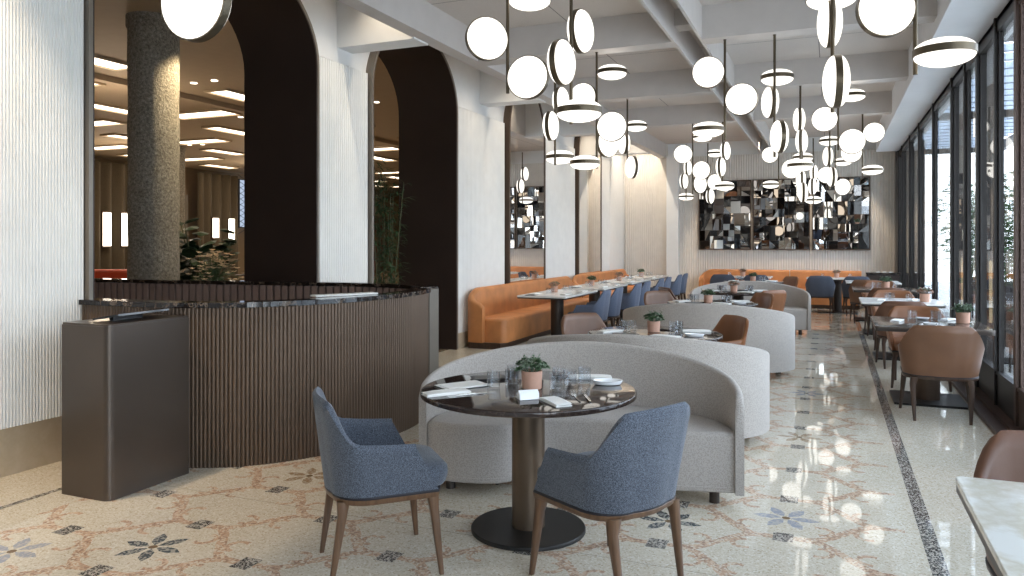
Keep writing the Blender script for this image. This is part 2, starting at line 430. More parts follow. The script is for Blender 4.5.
# ---- left wall with two arched openings and two arched mirrors (white wall plane X=-5)
W = -5.0
def arch_z(y, c, hw, zs=3.35, rise=.93):
    u = max(-1, min(1, (y-c)/hw)); return zs+rise*sqrt(max(0, 1-abs(u)**2.0))
arches = [(5.225, 1.325, True), (8.655, 1.095, True), (12.47, .84, False), (16.23, .85, False)]
N = 28
def arch_pts(c, hw, grow=0, zs=3.35, rise=.93):
    """from bottom near jamb, over the head, to the bottom far jamb"""
    pts = [(c-hw-grow, 0.0)]
    for k in range(N+1):
        a = pi-pi*k/N
        pts.append((c+(hw+grow)*cos(a), zs+(rise+grow)*sin(a)))
    pts.append((c+hw+grow, 0.0)); return pts
wl = MB()
def wall_strip(x0, x1, y0, y1, z0, z1, mb): mb.box(x0, x1, y0, y1, z0, z1)
edges = [-3.2]+sum([[c-h, c+h] for c, h, _ in arches], [])+[19.0]
for i in range(0, len(edges), 2): wl.box(-5.83, W, edges[i], edges[i+1], 0, 4.8)
for c_, h, op in arches:
    top = arch_pts(c_, h)[1:-1]
    for (y0, z0), (y1, z1) in zip(top, top[1:]):
        wl.add([(W, y0, z0), (W, y1, z1), (W, y1, 4.8), (W, y0, 4.8), (-5.83, y0, z0), (-5.83, y1, z1), (-5.83, y1, 4.8), (-5.83, y0, 4.8)],
               [(0, 1, 2, 3), (7, 6, 5, 4), (0, 4, 5, 1), (3, 2, 6, 7)])
    if not op: wl.box(-5.83, -5.05, c_-h, c_+h, 0, 4.8)
wl.box(-5.83, -5.0, 19.0, YB+.2, 0, 4.8)
struct(wl.build('wall_left', 'paint'))
# reveals + trims
for i, (c_, h, op) in enumerate(arches):
    if op:
        mb = MB(); a = arch_pts(c_, h, .001); bq = arch_pts(c_, h, -.035)
        rings = []
        for (y0, z0), (y1, z1) in zip(a, bq):
            rings.append([(W+.095, y0, z0), (-5.85, y0, z0), (-5.85, y1, z1), (W+.095, y1, z1)])
        mb.loft(rings); trim(n, mb, 'reveal', smooth=30); n += 1
    mb = MB(); a = arch_pts(c_, h, .012 if op else .03); bq = arch_pts(c_, h, -.02)
    dx0, dx1 = (W-.005, W+.10) if op else (W-.005, W+.115)
    rings = [[(dx0, y0, z0), (dx1, y0, z0), (dx1, y1, z1), (dx0, y1, z1)] for (y0, z0), (y1, z1) in zip(a, bq)]
    mb.loft(rings); trim(n, mb, 'archmetal' if op else 'brownmetal', smooth=30); n += 1
for nm, (c_, h, op) in zip(('near', 'far'), arches[2:]):
    pts = arch_pts(c_, h, -.015); mb = MB()
    vs = [(W+.105, y, z) for y, z in pts]+[(W+.09, y, z) for y, z in pts]; k = len(pts)
    mb.add(vs, [tuple(range(k)), tuple(range(2*k-1, k-1, -1))]+[(q, (q+1) % k, (q+1) % k+k, q+k) for q in range(k)])
    o = mb.build('wall_mirror', 'mirror')
    tag(o, {'near': 'tall arched wall mirror reflecting the artwork, behind near end of orange banquette',
            'far': 'tall arched wall mirror farther along left wall, reflecting only pale wall'}[nm], 'mirror', 'arched wall mirrors')
# fluted panels (scalloped profile)
def flutes(mb, y0, y1, z0, z1, x, pitch=.0225, depth=.009, axis='y', sgn=1):
    cnt = max(1, round((y1-y0)/pitch)); p = (y1-y0)/cnt
    line = []
    for k in range(cnt):
        for f, dd in ((0.0, 0), (.16, 0), (.3, .7), (.5, 1), (.7, .7), (.84, 0)):
            line.append((y0+(k+f)*p, x+sgn*depth*dd))
    line.append((y1, x)); m_ = len(line)
    def P(a, bb, z): return (bb, a, z) if axis == 'y' else (a, bb, z)
    vs = [P(a, bb, z0) for a, bb in line]+[P(a, bb, z1) for a, bb in line]
    fs = [(i, i+1, i+1+m_, i+m_) for i in range(m_-1)]
    back = x-sgn*.05
    o_ = len(vs)
    vs += [P(y0, back, z0), P(y1, back, z0), P(y1, back, z1), P(y0, back, z1)]
    fs += [(0, m_, o_+3, o_), (m_-1, o_+1, o_+2, 2*m_-1)]
    fs += [(i+m_, i+1+m_, o_+2) for i in range(m_-1)]+[(2*m_-1 and m_, o_+2, o_+3)]
    mb.add(vs, fs)
fl = MB()
flutes(fl, 2.2, 3.88, .32, 4.7, W+.055)
trim(n, fl, 'flute'); n += 1
for y0, y1 in ((6.57, 7.54), (9.77, 11.56), (13.36, 15.3), (17.13, 18.03)):
    fl = MB(); flutes(fl, y0+.02, y1-.01, .1, 3.48, W+.05, pitch=.045 if y0 > 9 else .04, depth=.01)
    trim(n, fl, 'flute'); n += 1
def baseb(name, mb): return struct(mb.build(name, 'skirt'))
mb = MB(); mb.box(W-.01, W+.03, -3.2, 3.88, 0, .32)
for y0, y1 in ((6.59, 7.52), (9.79, 11.54), (13.38, 15.28), (17.15, 19.3)): mb.box(W-.01, W+.075, y0, y1, 0, .22)
baseb('baseboard_left', mb)
# ---- back wall
struct(MB().box(-6.0, 1.9, YB, YB+.3, 0, 4.8).build('wall_back', 'paint'))
fl = MB(); flutes(fl, -3.55, 1.36, .1, 3.68, YB-.055, pitch=.058, depth=.012, axis='x', sgn=-1); trim(n, fl, 'backflute'); n += 1
fl = MB(); flutes(fl, -4.95, -3.85, .1, 4.7, YB-.06, pitch=.05, depth=.01, axis='x', sgn=-1); trim(n, fl, 'backflute'); n += 1
trim(n, MB().box(-3.85, -3.55, YB-.2, YB, 0, 3.7), 'paint'); n += 1
struct(MB().box(-5.2, 1.9, -3.4, -3.2, 0, 4.8).build('wall_front', 'paint'))
struct(MB().box(-5.2, -5.0, -3.4, -3.0, 0, 4.8).build('wall_corner', 'paint'))
# ---- window wall, X = 1.35
XW = 1.38
wy = [18.95, 18.0, 16.3, 14.66, 12.69, 10.84, 9.82, 9.04, 8.09, 7.26, 6.3, 5.35, 4.4, 3.45, 2.5, 1.55, .6, -.35, -1.3, -2.25, -3.2]
for i, (ya, yb) in enumerate(zip(wy, wy[1:])):
    big = i % 2 == 1 and i > 4
    mb = MB(); w_ = .075 if big else .045; dp = .15 if big else .06
    mb.box(XW-.02, XW-.02+dp, ya-w_, ya, .0, 3.56)
    mb.box(XW, XW+.06, yb, ya-w_, 3.42, 3.56); mb.box(XW, XW+.06, yb, ya-w_, .06, .36)
    mb.box(XW+.01, XW+.05, yb, yb+.035, .36, 3.42); mb.box(XW+.01, XW+.05, ya-w_-.03, ya-w_, .36, 3.42)
    mb.box(XW-.01, XW+.01, yb, ya-w_, .34, .37)
    fr = struct(mb.build('window_%d' % (i+1), 'winbrown' if i == 9 else 'winframe'))
    MB().box(XW+.025, XW+.033, yb+.035, ya-w_-.03, .36, 3.42).build('pane', 'pane', fr)
mb = MB(); mb.box(1.2, XW+.2, -3.2, YB, 0, .035); mb.box(1.3, XW+.2, -3.2, YB, .035, .06); trim(n, mb, 'winbrown'); n += 1
trim(n, MB().box(XW, XW+.15, -3.2, YB, 3.5, 3.62), 'winframe'); n += 1
struct(MB().box(1.36, 1.9, 18.95, YB+.05, 0, 4.1).build('wall_right', 'winframe'))
for y_ in (10.73, 8.93):
    k = [i for i in range(len(wy)-1) if wy[i+1] <= y_ < wy[i]][0]
    mb = MB(); mb.box(-.014, .014, -.012, .012, 0, .62)
    mb.box(-.01, .01, .012, .05, .06, .09); mb.box(-.01, .01, .012, .05, .53, .56)
    o = mb.build('handle', 'brass', bpy.data.objects['window_%d' % (k+1)], loc=(XW+.095, y_-.01, .72)); o['label'] = 'brass pull handle'

# ---- artwork: three facetted mirror panels
def facet_panel(x0, x1, z0, z1, seed):
    rnd = random.Random(seed); rects = [(x0, x1, z0, z1)]; out = []
    while rects:
        a, b_, c_, d_ = rects.pop()
        w_, h_ = b_-a, d_-c_
        if (w_ < .26 and h_ < .42) and rnd.random() < .75 or (w_ < .14 or h_ < .14): out.append((a, b_, c_, d_)); continue
        if w_ > h_*rnd.uniform(.6, 1.1):
            s_ = a+w_*rnd.uniform(.3, .7); rects += [(a, s_, c_, d_), (s_, b_, c_, d_)]
        else:
            s_ = c_+h_*rnd.uniform(.3, .7); rects += [(a, b_, c_, s_), (a, b_, s_, d_)]
    return out, rnd
arts = [(-3.06, -1.80, 'left'), (-1.76, -.46, 'middle'), (-.42, .84, 'right')]
for i, (x0, x1, nm) in enumerate(arts):
    t_ = thing('mirror_artwork', 'black framed mosaic of tilted mirror facets, %s one of three on back wall' % nm, 'artwork', (0, YB-.085, 0), 0, 'facetted mirror panels on the back wall')
    fm = MB(); z0, z1 = 1.34, 3.05
    fm.box(x0, x1, -.005, .014, z0, z1)
    for q in ((x0, x1, z0, z0+.02), (x0, x1, z1-.02, z1), (x0, x0+.02, z0, z1), (x1-.02, x1, z0, z1)): fm.box(q[0], q[1], -.05, 0, q[2], q[3])
    fm.build('frame', 'brownmetal', t_)
    rects, rnd = facet_panel(x0+.02, x1-.02, z0+.02, z1-.02, 11+i*7)
    mb = MB()
    for a, b_, c_, d_ in rects:
        def tile(pl):
            tx, tz = rnd.uniform(-.16, .16), rnd.uniform(-.14, .12)
            cx = sum(p[0] for p in pl)/len(pl); cz = sum(p[1] for p in pl)/len(pl)
            dmax = max(abs((p[0]-cx)*tx+(p[1]-cz)*tz) for p in pl)
            mi = rnd.choices([0, 1, 2, 3], [3, 3.5, 2, 4])[0]
            vs = [(p[0], -.008-dmax+(p[0]-cx)*tx+(p[1]-cz)*tz, p[1]) for p in pl]; k = len(pl)
            vs += [(p[0], -.004, p[1]) for p in pl]
            mb.add(vs, [tuple(range(k)), tuple(range(2*k-1, k-1, -1))]+[(q, (q+1) % k, (q+1) % k+k, q+k) for q in range(k)], mi)
        g = .003; A, B, C_, D = (a+g, c_+g), (b_-g, c_+g), (b_-g, d_-g), (a+g, d_-g)
        r = rnd.random()
        if r < .22: tile([A, B, C_]); tile([A, C_, D])
        elif r < .4: tile([A, B, D]); tile([B, C_, D])
        else: tile([A, B, C_, D])
    mb.build('mirror_facets', ['mirrorA', 'mirrorB', 'mirrorC', 'mirrorD'], t_)

# ================================================================== LOBBY behind the arches
lb = MB(); lb.box(-24, -5.02, -2, 42, -.12, -.0); struct(lb.build('floor_lobby', 'lobbyfloor'))
lb = MB(); lb.box(-24, -5.8, -2, 42, 4.4, 4.5); lb.box(-11.7, -11.5, -2, 42, 4.3, 4.41)
struct(lb.build('ceiling_lobby', 'lobbyceil'))
lb = MB(); lb.box(-24, -23, -2, 42, 0, 4.5); struct(lb.build('wall_lobby', 'lobbywall'))
struct(MB().box(-24, -5.5, 41.8, 42, 0, 4.5).build('wall_lobby_end', 'lobbywall'))
struct(MB().box(-24, -6, -2.2, -2, 0, 4.5).build('wall_lobby_near', 'lobbywall'))
struct(MB().box(-6.2, -6.0, 19.8, 42, 0, 4.5).build('wall_lobby_side', 'lobbywall'))
def slot(x0, x1, y0, y1):
    t_ = thing('ceiling_light', 'glowing rectangular light slot in the tan lobby ceiling seen through the arches', 'ceiling light', ((x0+x1)/2, (y0+y1)/2, 4.4), 0, 'light slots in the lobby ceiling')
    w_, h_ = (x1-x0)/2, (y1-y0)/2; mb = MB()
    for q in ((-w_-.03, w_+.03, -h_-.03, -h_), (-w_-.03, w_+.03, h_, h_+.03), (-w_-.03, -w_, -h_, h_), (w_, w_+.03, -h_, h_)): mb.box(*q, -.05, 0)
    mb.build('frame', 'lobbyceil', t_)
    MB().box(-w_, w_, -h_, h_, -.02, -.004).build('diffuser', 'slotglow', t_)
for i in range(4):
    for j in range(-2, 7):
        X = -10.9-3.52*i; Y = 11.12+3.48*j
        if (i, j) in ((0, 3), (0, 4), (0, 5), (0, 6), (1, 5), (1, 6)): continue
        slot(X, X+.5, Y, Y+1.5)
        if X-2.9 > -23: slot(X-2.9, X-1.2, Y+1.65, Y+2.25)
for p in ((-10.6, 10.52), (-10.1, 10.5), (-12.5, 13.8), (-17.5, 17.2), (-17.05, 17.26), (-8.6, 13.4), (-9.2, 13.6)):
    t_ = MB().lathe([(.06, -.012), (.06, 0)], 12).build('downlight', 'slotglow', loc=(p[0], p[1], 4.4))
    tag(t_, 'small round recessed downlight in the lobby ceiling', 'downlight', 'round lobby downlights')
# stone columns
def column(X, Y, r, label, mat, h=4.4):
    t_ = thing('stone_column', label, 'column', (X, Y, 0))
    mb = MB(); prof = [(r*1.02, 0)]+[(r*(1+.02*sin(k*2.1)), h*.955*k/14) for k in range(1, 14)]
    mb.lathe(prof+[(r, h*.96)], 40); mb.build('shaft', mat, t_, smooth=60)
    MB().lathe([(r*1.0, h*.96), (r*1.07, h*.97), (r*1.07, h)], 40).build('capital', mat, t_, smooth=40)
column(-8.03, 7.30, .305, 'large rough grey stone column seen through the near arch', 'column')
column(-18.13, 17.34, .22, 'slim brown stone column behind the large grey one', 'column')
# curtains on far lobby wall
def curtain(y0, y1, lab):
    mb = MB(); cnt = int((y1-y0)/.045); L = [(y0+(y1-y0)*k/cnt, .14*sin(k*.6)+.04*sin(k*.21+1)) for k in range(cnt+1)]
    rings = [[(x, y, .05), (x, y, 4.2), (x-.02, y, 4.2), (x-.02, y, .05)] for y, x in L]
    mb.loft(rings); o = mb.build('curtain', 'curtain', loc=(-22.3, 0, 0), smooth=60)
    tag(o, lab, 'curtain', 'full height lobby curtains')
curtain(15.0, 20.9, 'taupe full height curtain left of the stone column in lobby')
curtain(22.3, 24.5, 'taupe full height curtain right of the stone column in lobby')
tag(MB().box(-22.5, -22.35, 21.55, 21.9, .0, 3.3).build('wall_panel', 'archmetal'), 'narrow grey upright panel between the lobby curtains', 'panel')
def sconce(y0, y1, z0, z1, lab):
    t_ = thing('wall_sconce', lab, 'wall lamp', (-22.05, (y0+y1)/2, z0), 0, 'tall glowing sconces by the lobby curtains'); h = z1-z0; w_ = (y1-y0)*.36
    MB().box(-.12, -.05, -w_*1.15, w_*1.15, -.05, h+.05).build('back_plate', 'brownmetal', t_)
    MB().box(-.05, .05, -w_, w_, 0, h).build('lamp_glass', 'sconceglow', t_)
sconce(18.0, 18.32, 1.4, 2.5, 'tall glowing wall sconce, first from the left jamb of near arch')
sconce(18.72, 19.05, 1.4, 2.5, 'tall glowing wall sconce just left of the stone column')
sconce(22.85, 23.15, 1.7, 2.45, 'glowing wall sconce right of column, half behind leafy plant')
sconce(23.7, 24.0, 1.45, 2.45, 'glowing wall sconce nearest the leaded window')
# leaded window strip
t_ = thing('leaded_window', 'tall narrow pale leaded glass window beside the dark arch lining', 'window', (-22.4, 25.2, 2.15), scale=(1, 1, .82))
MB().box(-.02, .02, -.6, .6, 0, 2.35).build('glass', emit('leaded daylight', (.62, .74, .95), .55), t_)
mb = MB()
for k in range(9):
    for s_ in (1, -1):
        z_ = k*.28-.1; mb.obox((.03, 0, z_+.1), .015, 1.5, .018, 0, Matrix.Rotation(s_*.5, 3, 'X'))
for y_ in (-.6, .6): mb.box(-.03, .05, y_-.04, y_+.04, -.04, 2.39)
mb.box(-.03, .05, -.6, .6, -.04, 0); mb.box(-.03, .05, -.6, .6, 2.35, 2.39)
mb.build('leading', 'lead', t_)
tag(MB().box(-22.9, -22.6, 33.6, 36.2, 0, 2.9).build('timber_door', 'door'), 'reddish timber doors seen through the far arch behind cane plant', 'door')
# small lobby furnishing glimpsed over the counter
def table_lamp(X, Y, lab):
    t_ = thing('table_lamp', lab, 'lamp', (X, Y, 0), 0, 'small lobby lamps')
    MB().lathe([(.28, 0), (.28, .02), (.04, .04), (.04, .68), (.35, .70), (.35, .73)], 20).build('side_table', 'darkwood', t_)
    MB().lathe([(.07, .73), (.03, .78), (.03, 1.0)], 12).build('base', 'brass', t_)
    MB().lathe([(.13, 1.0), (.12, 1.22)], 16).build('lamp_shade', 'slotglow', t_)
table_lamp(-13.5, 10.35, 'small glowing table lamp low beside the left jamb of near arch')
table_lamp(-13.2, 14.9, 'small glowing table lamp below the leaded window')
t_ = thing('lounge_seat', 'red orange low lounge seat glimpsed left of the stone column', 'seat', (-11.2, 8.95, 0), radians(20))
MB().poly(rrect(1.3, .8, .2), .12, .45, .06).build('seat', 'redlac', t_, smooth=40)
MB().poly(rrect(1.3, .18, .08, cy=.33), .45, 1.07, .06).build('backrest', 'redlac', t_, smooth=40)
mb = MB()
for sx in (-.5, .5):
    for sy in (-.28, .28): mb.tube((sx, sy, 0), (sx, sy, .14), .02)
mb.build('legs', 'darkwood', t_)

def leaf_mesh(mb, base, tip, width, up=Vector((0, 0, 1)), mi=0, droop=0):
    a = Vector(base); b_ = Vector(tip); d_ = b_-a
    s_ = d_.cross(up); s_ = s_.normalized()*width/2 if s_.length > 1e-5 else Vector((width/2, 0, 0))
    nrm = s_.cross(d_).normalized()*width*.12
    m1 = a+d_*.35; m2 = a+d_*.7-Vector((0, 0, droop*.4)); b2 = b_-Vector((0, 0, droop))
    vs = [a, m1-s_-nrm*.0, m1+nrm, m1+s_, m2-s_*.8, m2+nrm, m2+s_*.8, b2]
    mb.add(vs, [(0, 1, 2), (0, 2, 3), (1, 4, 5, 2), (2, 5, 6, 3), (4, 7, 5), (5, 7, 6)], mi)
# fiddle-leaf plant + flower arrangement near the counter (lobby side)
def big_plant(X, Y, lab):
    rnd = random.Random(3); t_ = thing('leafy_plant', lab, 'plant', (X, Y, 0))
    MB().lathe([(.16, 0), (.2, .04), (.24, .55), (.21, .55)], 24).build('pot', 'darkped', t_, smooth=40)
    st = MB(); lv = MB()
    for k in range(12):
        a = rnd.uniform(0, 2*pi); r = rnd.uniform(.1, .5); h = rnd.uniform(1.2, 1.85)
        top = Vector((r*cos(a), r*sin(a), h)); st.tube((0, 0, .5), top, .012, .006, 6)
        for j in range(9):
            f = .4+.6*j/8; p = Vector((0, 0, .5)).lerp(top, f); aa = rnd.uniform(0, 2*pi); L = rnd.uniform(.2, .32)
            leaf_mesh(lv, p, p+Vector((L*cos(aa), L*sin(aa), rnd.uniform(-.02, .2))), rnd.uniform(.16, .24), droop=.03)
    st.build('stems', 'cane', t_); tag(lv.build('foliage', 'leafdark', t_, recalc=False), kind='stuff')
big_plant(-8.0, 8.05, 'dark broad-leaved fiddle plant standing right of the stone column')
def flowers(X, Y):
    rnd = random.Random(5); t_ = thing('flower_arrangement', 'cream flower arrangement in low bowl in front of dark leafy plant', 'flowers', (X, Y, 0))
    MB().lathe([(.25, 0), (.04, .03), (.04, .8), (.35, .82), (.35, .85)], 24).build('stand', 'darkwood', t_)
    MB().lathe([(.06, .85), (.14, .9), (.15, 1.0), (.12, 1.0)], 20).build('bowl', 'brass', t_, smooth=40)
    gr = MB(); fl_ = MB()
    for k in range(150):
        a = rnd.uniform(0, 2*pi); e = rnd.uniform(.1, 1.5); L = rnd.uniform(.2, .42)
        tip = Vector((L*cos(a)*cos(e), L*sin(a)*cos(e), 1.0+L*sin(e)*1.1))
        if k % 3 == 0: leaf_mesh(gr, tip*.6+Vector((0, 0, .4)), tip-Vector((0, 0, .06)), .035)
        else:
            gr.tube((0, 0, .98), tip, .003, .003, 4)
            for q in range(5):
                aa = q*2*pi/5; leaf_mesh(fl_, tip, tip+Vector((.042*cos(aa), .042*sin(aa), .02)), .04)
    tag(gr.build('greenery', 'leaf', t_, recalc=False), kind='stuff'); tag(fl_.build('blossoms', 'petal', t_, recalc=False), kind='stuff')
flowers(-7.02, 7.28)
def cane_plant(X, Y, lab, mat, h, cnt, spread, seed, leafl=.16, lw=.014, name='cane_plant'):
    rnd = random.Random(seed); t_ = thing(name, lab, 'plant', (X, Y, 0))
    MB().lathe([(.15, 0), (.19, .04), (.22, .4), (.19, .4)], 24).build('pot', 'darkped', t_, smooth=40)
    st = MB(); lv = MB()
    for k in range(cnt):
        a = rnd.uniform(0, 2*pi); r = rnd.uniform(.02, spread); hh = h*rnd.uniform(.7, 1)
        b0 = Vector((.08*cos(a), .08*sin(a), .38)); top = Vector((r*cos(a), r*sin(a), hh)); st.tube(b0, top, .009, .004, 6)
        for j in range(34):
            f = .25+.75*j/33; p = b0.lerp(top, f); aa = rnd.uniform(0, 2*pi); L = leafl*rnd.uniform(.6, 1.3)
            q = p+Vector((L*.6*cos(aa), L*.6*sin(aa), L*.3)); st.tube(p, q, .002, .0015, 3)
            for z in range(3):
                ab = aa+rnd.uniform(-.9, .9); leaf_mesh(lv, q, q+Vector((L*.8*cos(ab), L*.8*sin(ab), rnd.uniform(-.06, .05))), lw, droop=.02)
    st.build('canes', 'cane', t_); tag(lv.build('foliage', mat, t_, recalc=False), kind='stuff')
cane_plant(-5.66, 9.05, 'tall thin cane plant growing inside the second dark arch', 'leafmid', 2.75, 11, .32, 9, .15, .024)

# ================================================================== RECEPTION COUNTER
def smooth_path(pts, seg=10):
    P = [Vector(p) for p in pts]; out = []
    for i in range(len(P)-1):
        p0 = P[max(0, i-1)]; p1 = P[i]; p2 = P[i+1]; p3 = P[min(len(P)-1, i+2)]
        for k in range(seg):
            t = k/seg
            out.append(.5*((2*p1)+(p2-p0)*t+(2*p0-5*p1+4*p2-p3)*t*t+(3*p1-p0-3*p2+p3)*t**3))
    out.append(P[-1]); return out
def resample(pts, step):
    L = [0]
    for a, b_ in zip(pts, pts[1:]): L.append(L[-1]+(b_-a).length)
    cnt = max(2, round(L[-1]/step)); out = []; j = 0
    for k in range(cnt+1):
        d_ = L[-1]*k/cnt
        while j < len(L)-2 and L[j+1] < d_: j += 1
        f = (d_-L[j])/max(1e-9, L[j+1]-L[j]); out.append(pts[j].lerp(pts[j+1], min(1, f)))
    return out
def normals(pts):
    out = []
    for i in range(len(pts)):
        t = (pts[min(len(pts)-1, i+1)]-pts[max(0, i-1)]).normalized(); out.append(Vector((-t.y, t.x)))
    return out
CT = thing('reception_counter', 'curved bronze reeded counter with dark stone ledge in front of the near arch', 'counter', (-4.2, 5.3, 0))
def loc2(p): return Vector((p[0]+4.2, p[1]-5.3))
front = [loc2(p) for p in ((-4.93, 3.86), (-4.5, 3.87), (-4.05, 3.93), (-3.66, 4.15), (-3.38, 4.53), (-3.23, 5.05), (-3.2, 5.5), (-3.29, 5.95))]
rear = [loc2(p) for p in ((-3.42, 6.12), (-3.64, 6.34), (-4.05, 6.47), (-4.5, 6.49), (-5.0, 6.42), (-5.6, 6.33), (-6.4, 6.22), (-7.4, 6.1), (-8.6, 5.95))]
def reeded(path, step, amp, z0, z1, side, mb, thick=.1):
    """wall following a path, reeds bulging to 'side' (normal sign)"""
    P = resample(smooth_path(path, 14), step/6); Nn = normals(P); rings = []
    for i, (p, q) in enumerate(zip(P, Nn)):
        ph = (i % 6)/6; bul = amp*sqrt(max(0, 1-(2*ph-1)**2)) if ph else 0
        o_ = p+q*side*bul; inn = p-q*side*thick
        rings.append([(o_.x, o_.y, z0), (o_.x, o_.y, z1), (inn.x, inn.y, z1), (inn.x, inn.y, z0)])
    mb.loft(rings)
mb = MB(); reeded(front, .0275, .012, .0, 1.085, -1, mb, .02); mb.build('reeded_front', 'reed', CT)
mb = MB(); reeded([p for p in front], .07, .012, .0, 1.085, 1, mb, -.02)
mb = MB()
P = resample(smooth_path(front, 14), .07); Nn = normals(P)
for i in range(len(P)-1):   # inner slats of the near wall
    c_ = (P[i]+P[i+1])/2+Nn[i]*.08; a = atan2((P[i+1]-P[i]).y, (P[i+1]-P[i]).x); mb.obox((c_.x, c_.y, .54), .05, .025, 1.08, a)
mb.build('inner_slats_near', 'slat', CT)
mb = MB()
P = resample(smooth_path(rear, 14), .085); Nn = normals(P)
for i in range(len(P)-1):
    c_ = (P[i]+P[i+1])/2; a = atan2((P[i+1]-P[i]).y, (P[i+1]-P[i]).x); mb.obox((c_.x, c_.y, .54), .058, .04, 1.08, a)
mb.build('inner_slats_far', 'slat', CT)
mb = MB(); rings = []
for p, q in zip(P, Nn):
    a = p-q*.012; b_ = p-q*.1
    rings.append([(a.x, a.y, 0), (a.x, a.y, 1.08), (b_.x, b_.y, 1.08), (b_.x, b_.y, 0)])
mb.loft(rings); mb.build('rear_wall', 'reveal', CT)
def ledge(path, w0, w1, side):
    P = resample(smooth_path(path, 14), .05); Nn = normals(P); rings = []
    for p, q in zip(P, Nn):
        a = p-q*side*w0; b_ = p+q*side*w1
        rings.append([(a.x, a.y, 1.085), (a.x, a.y, 1.12), (b_.x, b_.y, 1.12), (b_.x, b_.y, 1.085)])
    mb = MB(); mb.loft(rings); return mb
ledge(front, .03, .13, 1).build('stone_ledge_near', 'darkstone', CT)
ledge(rear, .03, .13, -1).build('stone_ledge_far', 'darkstone', CT)
mb = MB(); mb.box(loc2((-3.40, 0)).x, loc2((-3.275, 0)).x, loc2((0, 5.96)).y, loc2((0, 6.13)).y, 0, 1.11); mb.build('end_post', 'archmetal', CT)
o = MB().obox((0, 0, .008), .52, .1, .012, radians(0)).build('menu_folder', 'linen', loc=(-3.44, 4.92, 1.12)); o.rotation_euler = (0, 0, radians(62))
tag(o, 'white flat folder lying on the counter ledge', 'folder')

# ---- host stand
HS = thing('host_stand', 'dark bronze block-shaped host stand in front of the reeded counter', 'host stand', (-4.12, 3.545, 0))
pts = []
for x_, y_, r, a0 in ((.2, -.31, .045, -90), (.2, .31, .012, 0), (-.2, .31, .012, 90), (-.2, -.31, .012, 180)):
    sx = 1 if x_ > 0 else -1; sy = 1 if y_ > 0 else -1
    for k in range(7):
        a = radians(a0+90*k/6); pts.append((x_-sx*r+r*cos(a), y_-sy*r+r*sin(a)))
MB().poly(pts, .0, 1.03, 0).build('body', 'stand', HS, smooth=40)
MB().poly([(x*.985, y*.985) for x, y in pts], 1.03, 1.042, 0).build('top', 'stand', HS, smooth=40)
t_ = thing('tablet', 'slim black tablet propped at an angle on top of the host stand', 'tablet', (-4.09, 3.55, 1.042), radians(5))
MB().obox((0, 0, .03), .2, .42, .012, 0, Matrix.Rotation(radians(-9), 3, 'Y')).build('screen', 'screen', t_)
MB().box(-.06, -.03, -.12, .12, 0, .03).build('stand', 'black', t_)

# ================================================================== FURNITURE
def shell_mesh(path, zb, hts, th, mb, side=1, zbs=None):
    """upholstered wall: outer line path; thickness th to 'side'; rounded top; per-point heights"""
    Nn = normals(path); rings = []
    for i, (p, q) in enumerate(zip(path, Nn)):
        h = hts[i]; r = th/2; ring = []
        q = q*side
        ring.append((0, zb)); ring.append((0, zb+(h-r-zb)*.5)); ring.append((0, h-r))
        for k in range(1, 6): a = pi-pi*k/6; ring.append((r+r*cos(a), h-r+r*sin(a)))
        ring.append((th, h-r)); ring.append((th, zb+(h-r-zb)*.5)); ring.append((th, zb))
        rings.append([(p.x+q.x*o_, p.y+q.y*o_, z) for o_, z in ring])
    mb.loft(rings)
def build_booth():
    """half-round sofa; opens towards -y; chord 1.96 wide, 0.68 deep"""
    t_ = thing('curved_sofa', 'x', 'sofa')
    a_, b_ = .98, .70
    path = [Vector((-a_, -.10)), Vector((-a_, -.05))]
    for k in range(49):
        an = pi-pi*k/48; path.append(Vector((a_*cos(an), b_*sin(an))))
    path += [Vector((a_, -.05)), Vector((a_, -.10))]
    path = resample(path, .045); cnt = len(path); hts = []
    for i in range(cnt):
        u = abs(2*i/(cnt-1)-1); h = .845-.20*(u**1.85)
        e = min(i, cnt-1-i)*.045
        if e < .06: h -= .05*(1-sqrt(max(0, 1-(1-e/.06)**2)))
        hts.append(h)
    mb = MB(); shell_mesh(path, .075, hts, .05, mb, side=-1); mb.build('backrest', 'greyfab', t_, smooth=50)
    # seat
    outl = [(-(a_-.048), -.10+.02), ]
    for k in range(33):
        an = pi-pi*k/32; outl.append(((a_-.048)*cos(an), (b_-.048)*sin(an)))
    outl.append(((a_-.048), -.08))
    inn = [(.42, -.10), (.38, -.02)]+[(.36*cos(radians(q)), .02+.13*sin(radians(q))) for q in (25, 50, 70, 90, 110, 130, 155)]+[(-.36, -.0), (-.40, -.09)]
    # left end rounded
    inn += [(-.47, -.14), (-.6, -.165), (-.75, -.155), (-.85, -.12)]
    seat = MB(); full = outl+inn
    full = [(x, y) for x, y in full][::-1]
    bm = bmesh.new(); 
    rings = []
    nn = len(full)
    def off(d):
        out = []
        for i in range(nn):
            p0 = Vector(full[i-1]); p = Vector(full[i]); p1 = Vector(full[(i+1) % nn]); t = (p1-p0).normalized()
            out.append((p.x-t.y*d, p.y+t.x*d))
        return out
    for z, d in ((.08, .012), (.09, 0), (.1, 0)): rings.append([(x, y, z) for x, y in off(d)])
    for an in (0, 25, 50, 75, 90): rings.append([(x, y, .43-.03*(1-sin(radians(an)))) for x, y in off(.03*(1-cos(radians(an))))])
    me = MB(); me.loft(rings); me.build('seat', 'greyfab', t_, smooth=40)
    MB().loft([[(x, y, z) for x, y in off(-.004)] for z in (.108, .114)]).build('piping', 'greyfab', t_)
    for x, y in ((-.8, 0), (.82, 0), (-.3, .5), (.3, .5)):
        MB().lathe([(.03, 0), (.03, .09)], 16, (x, y, 0)).build('foot', 'darkped', t_, smooth=40)
    return t_
booth = build_booth()
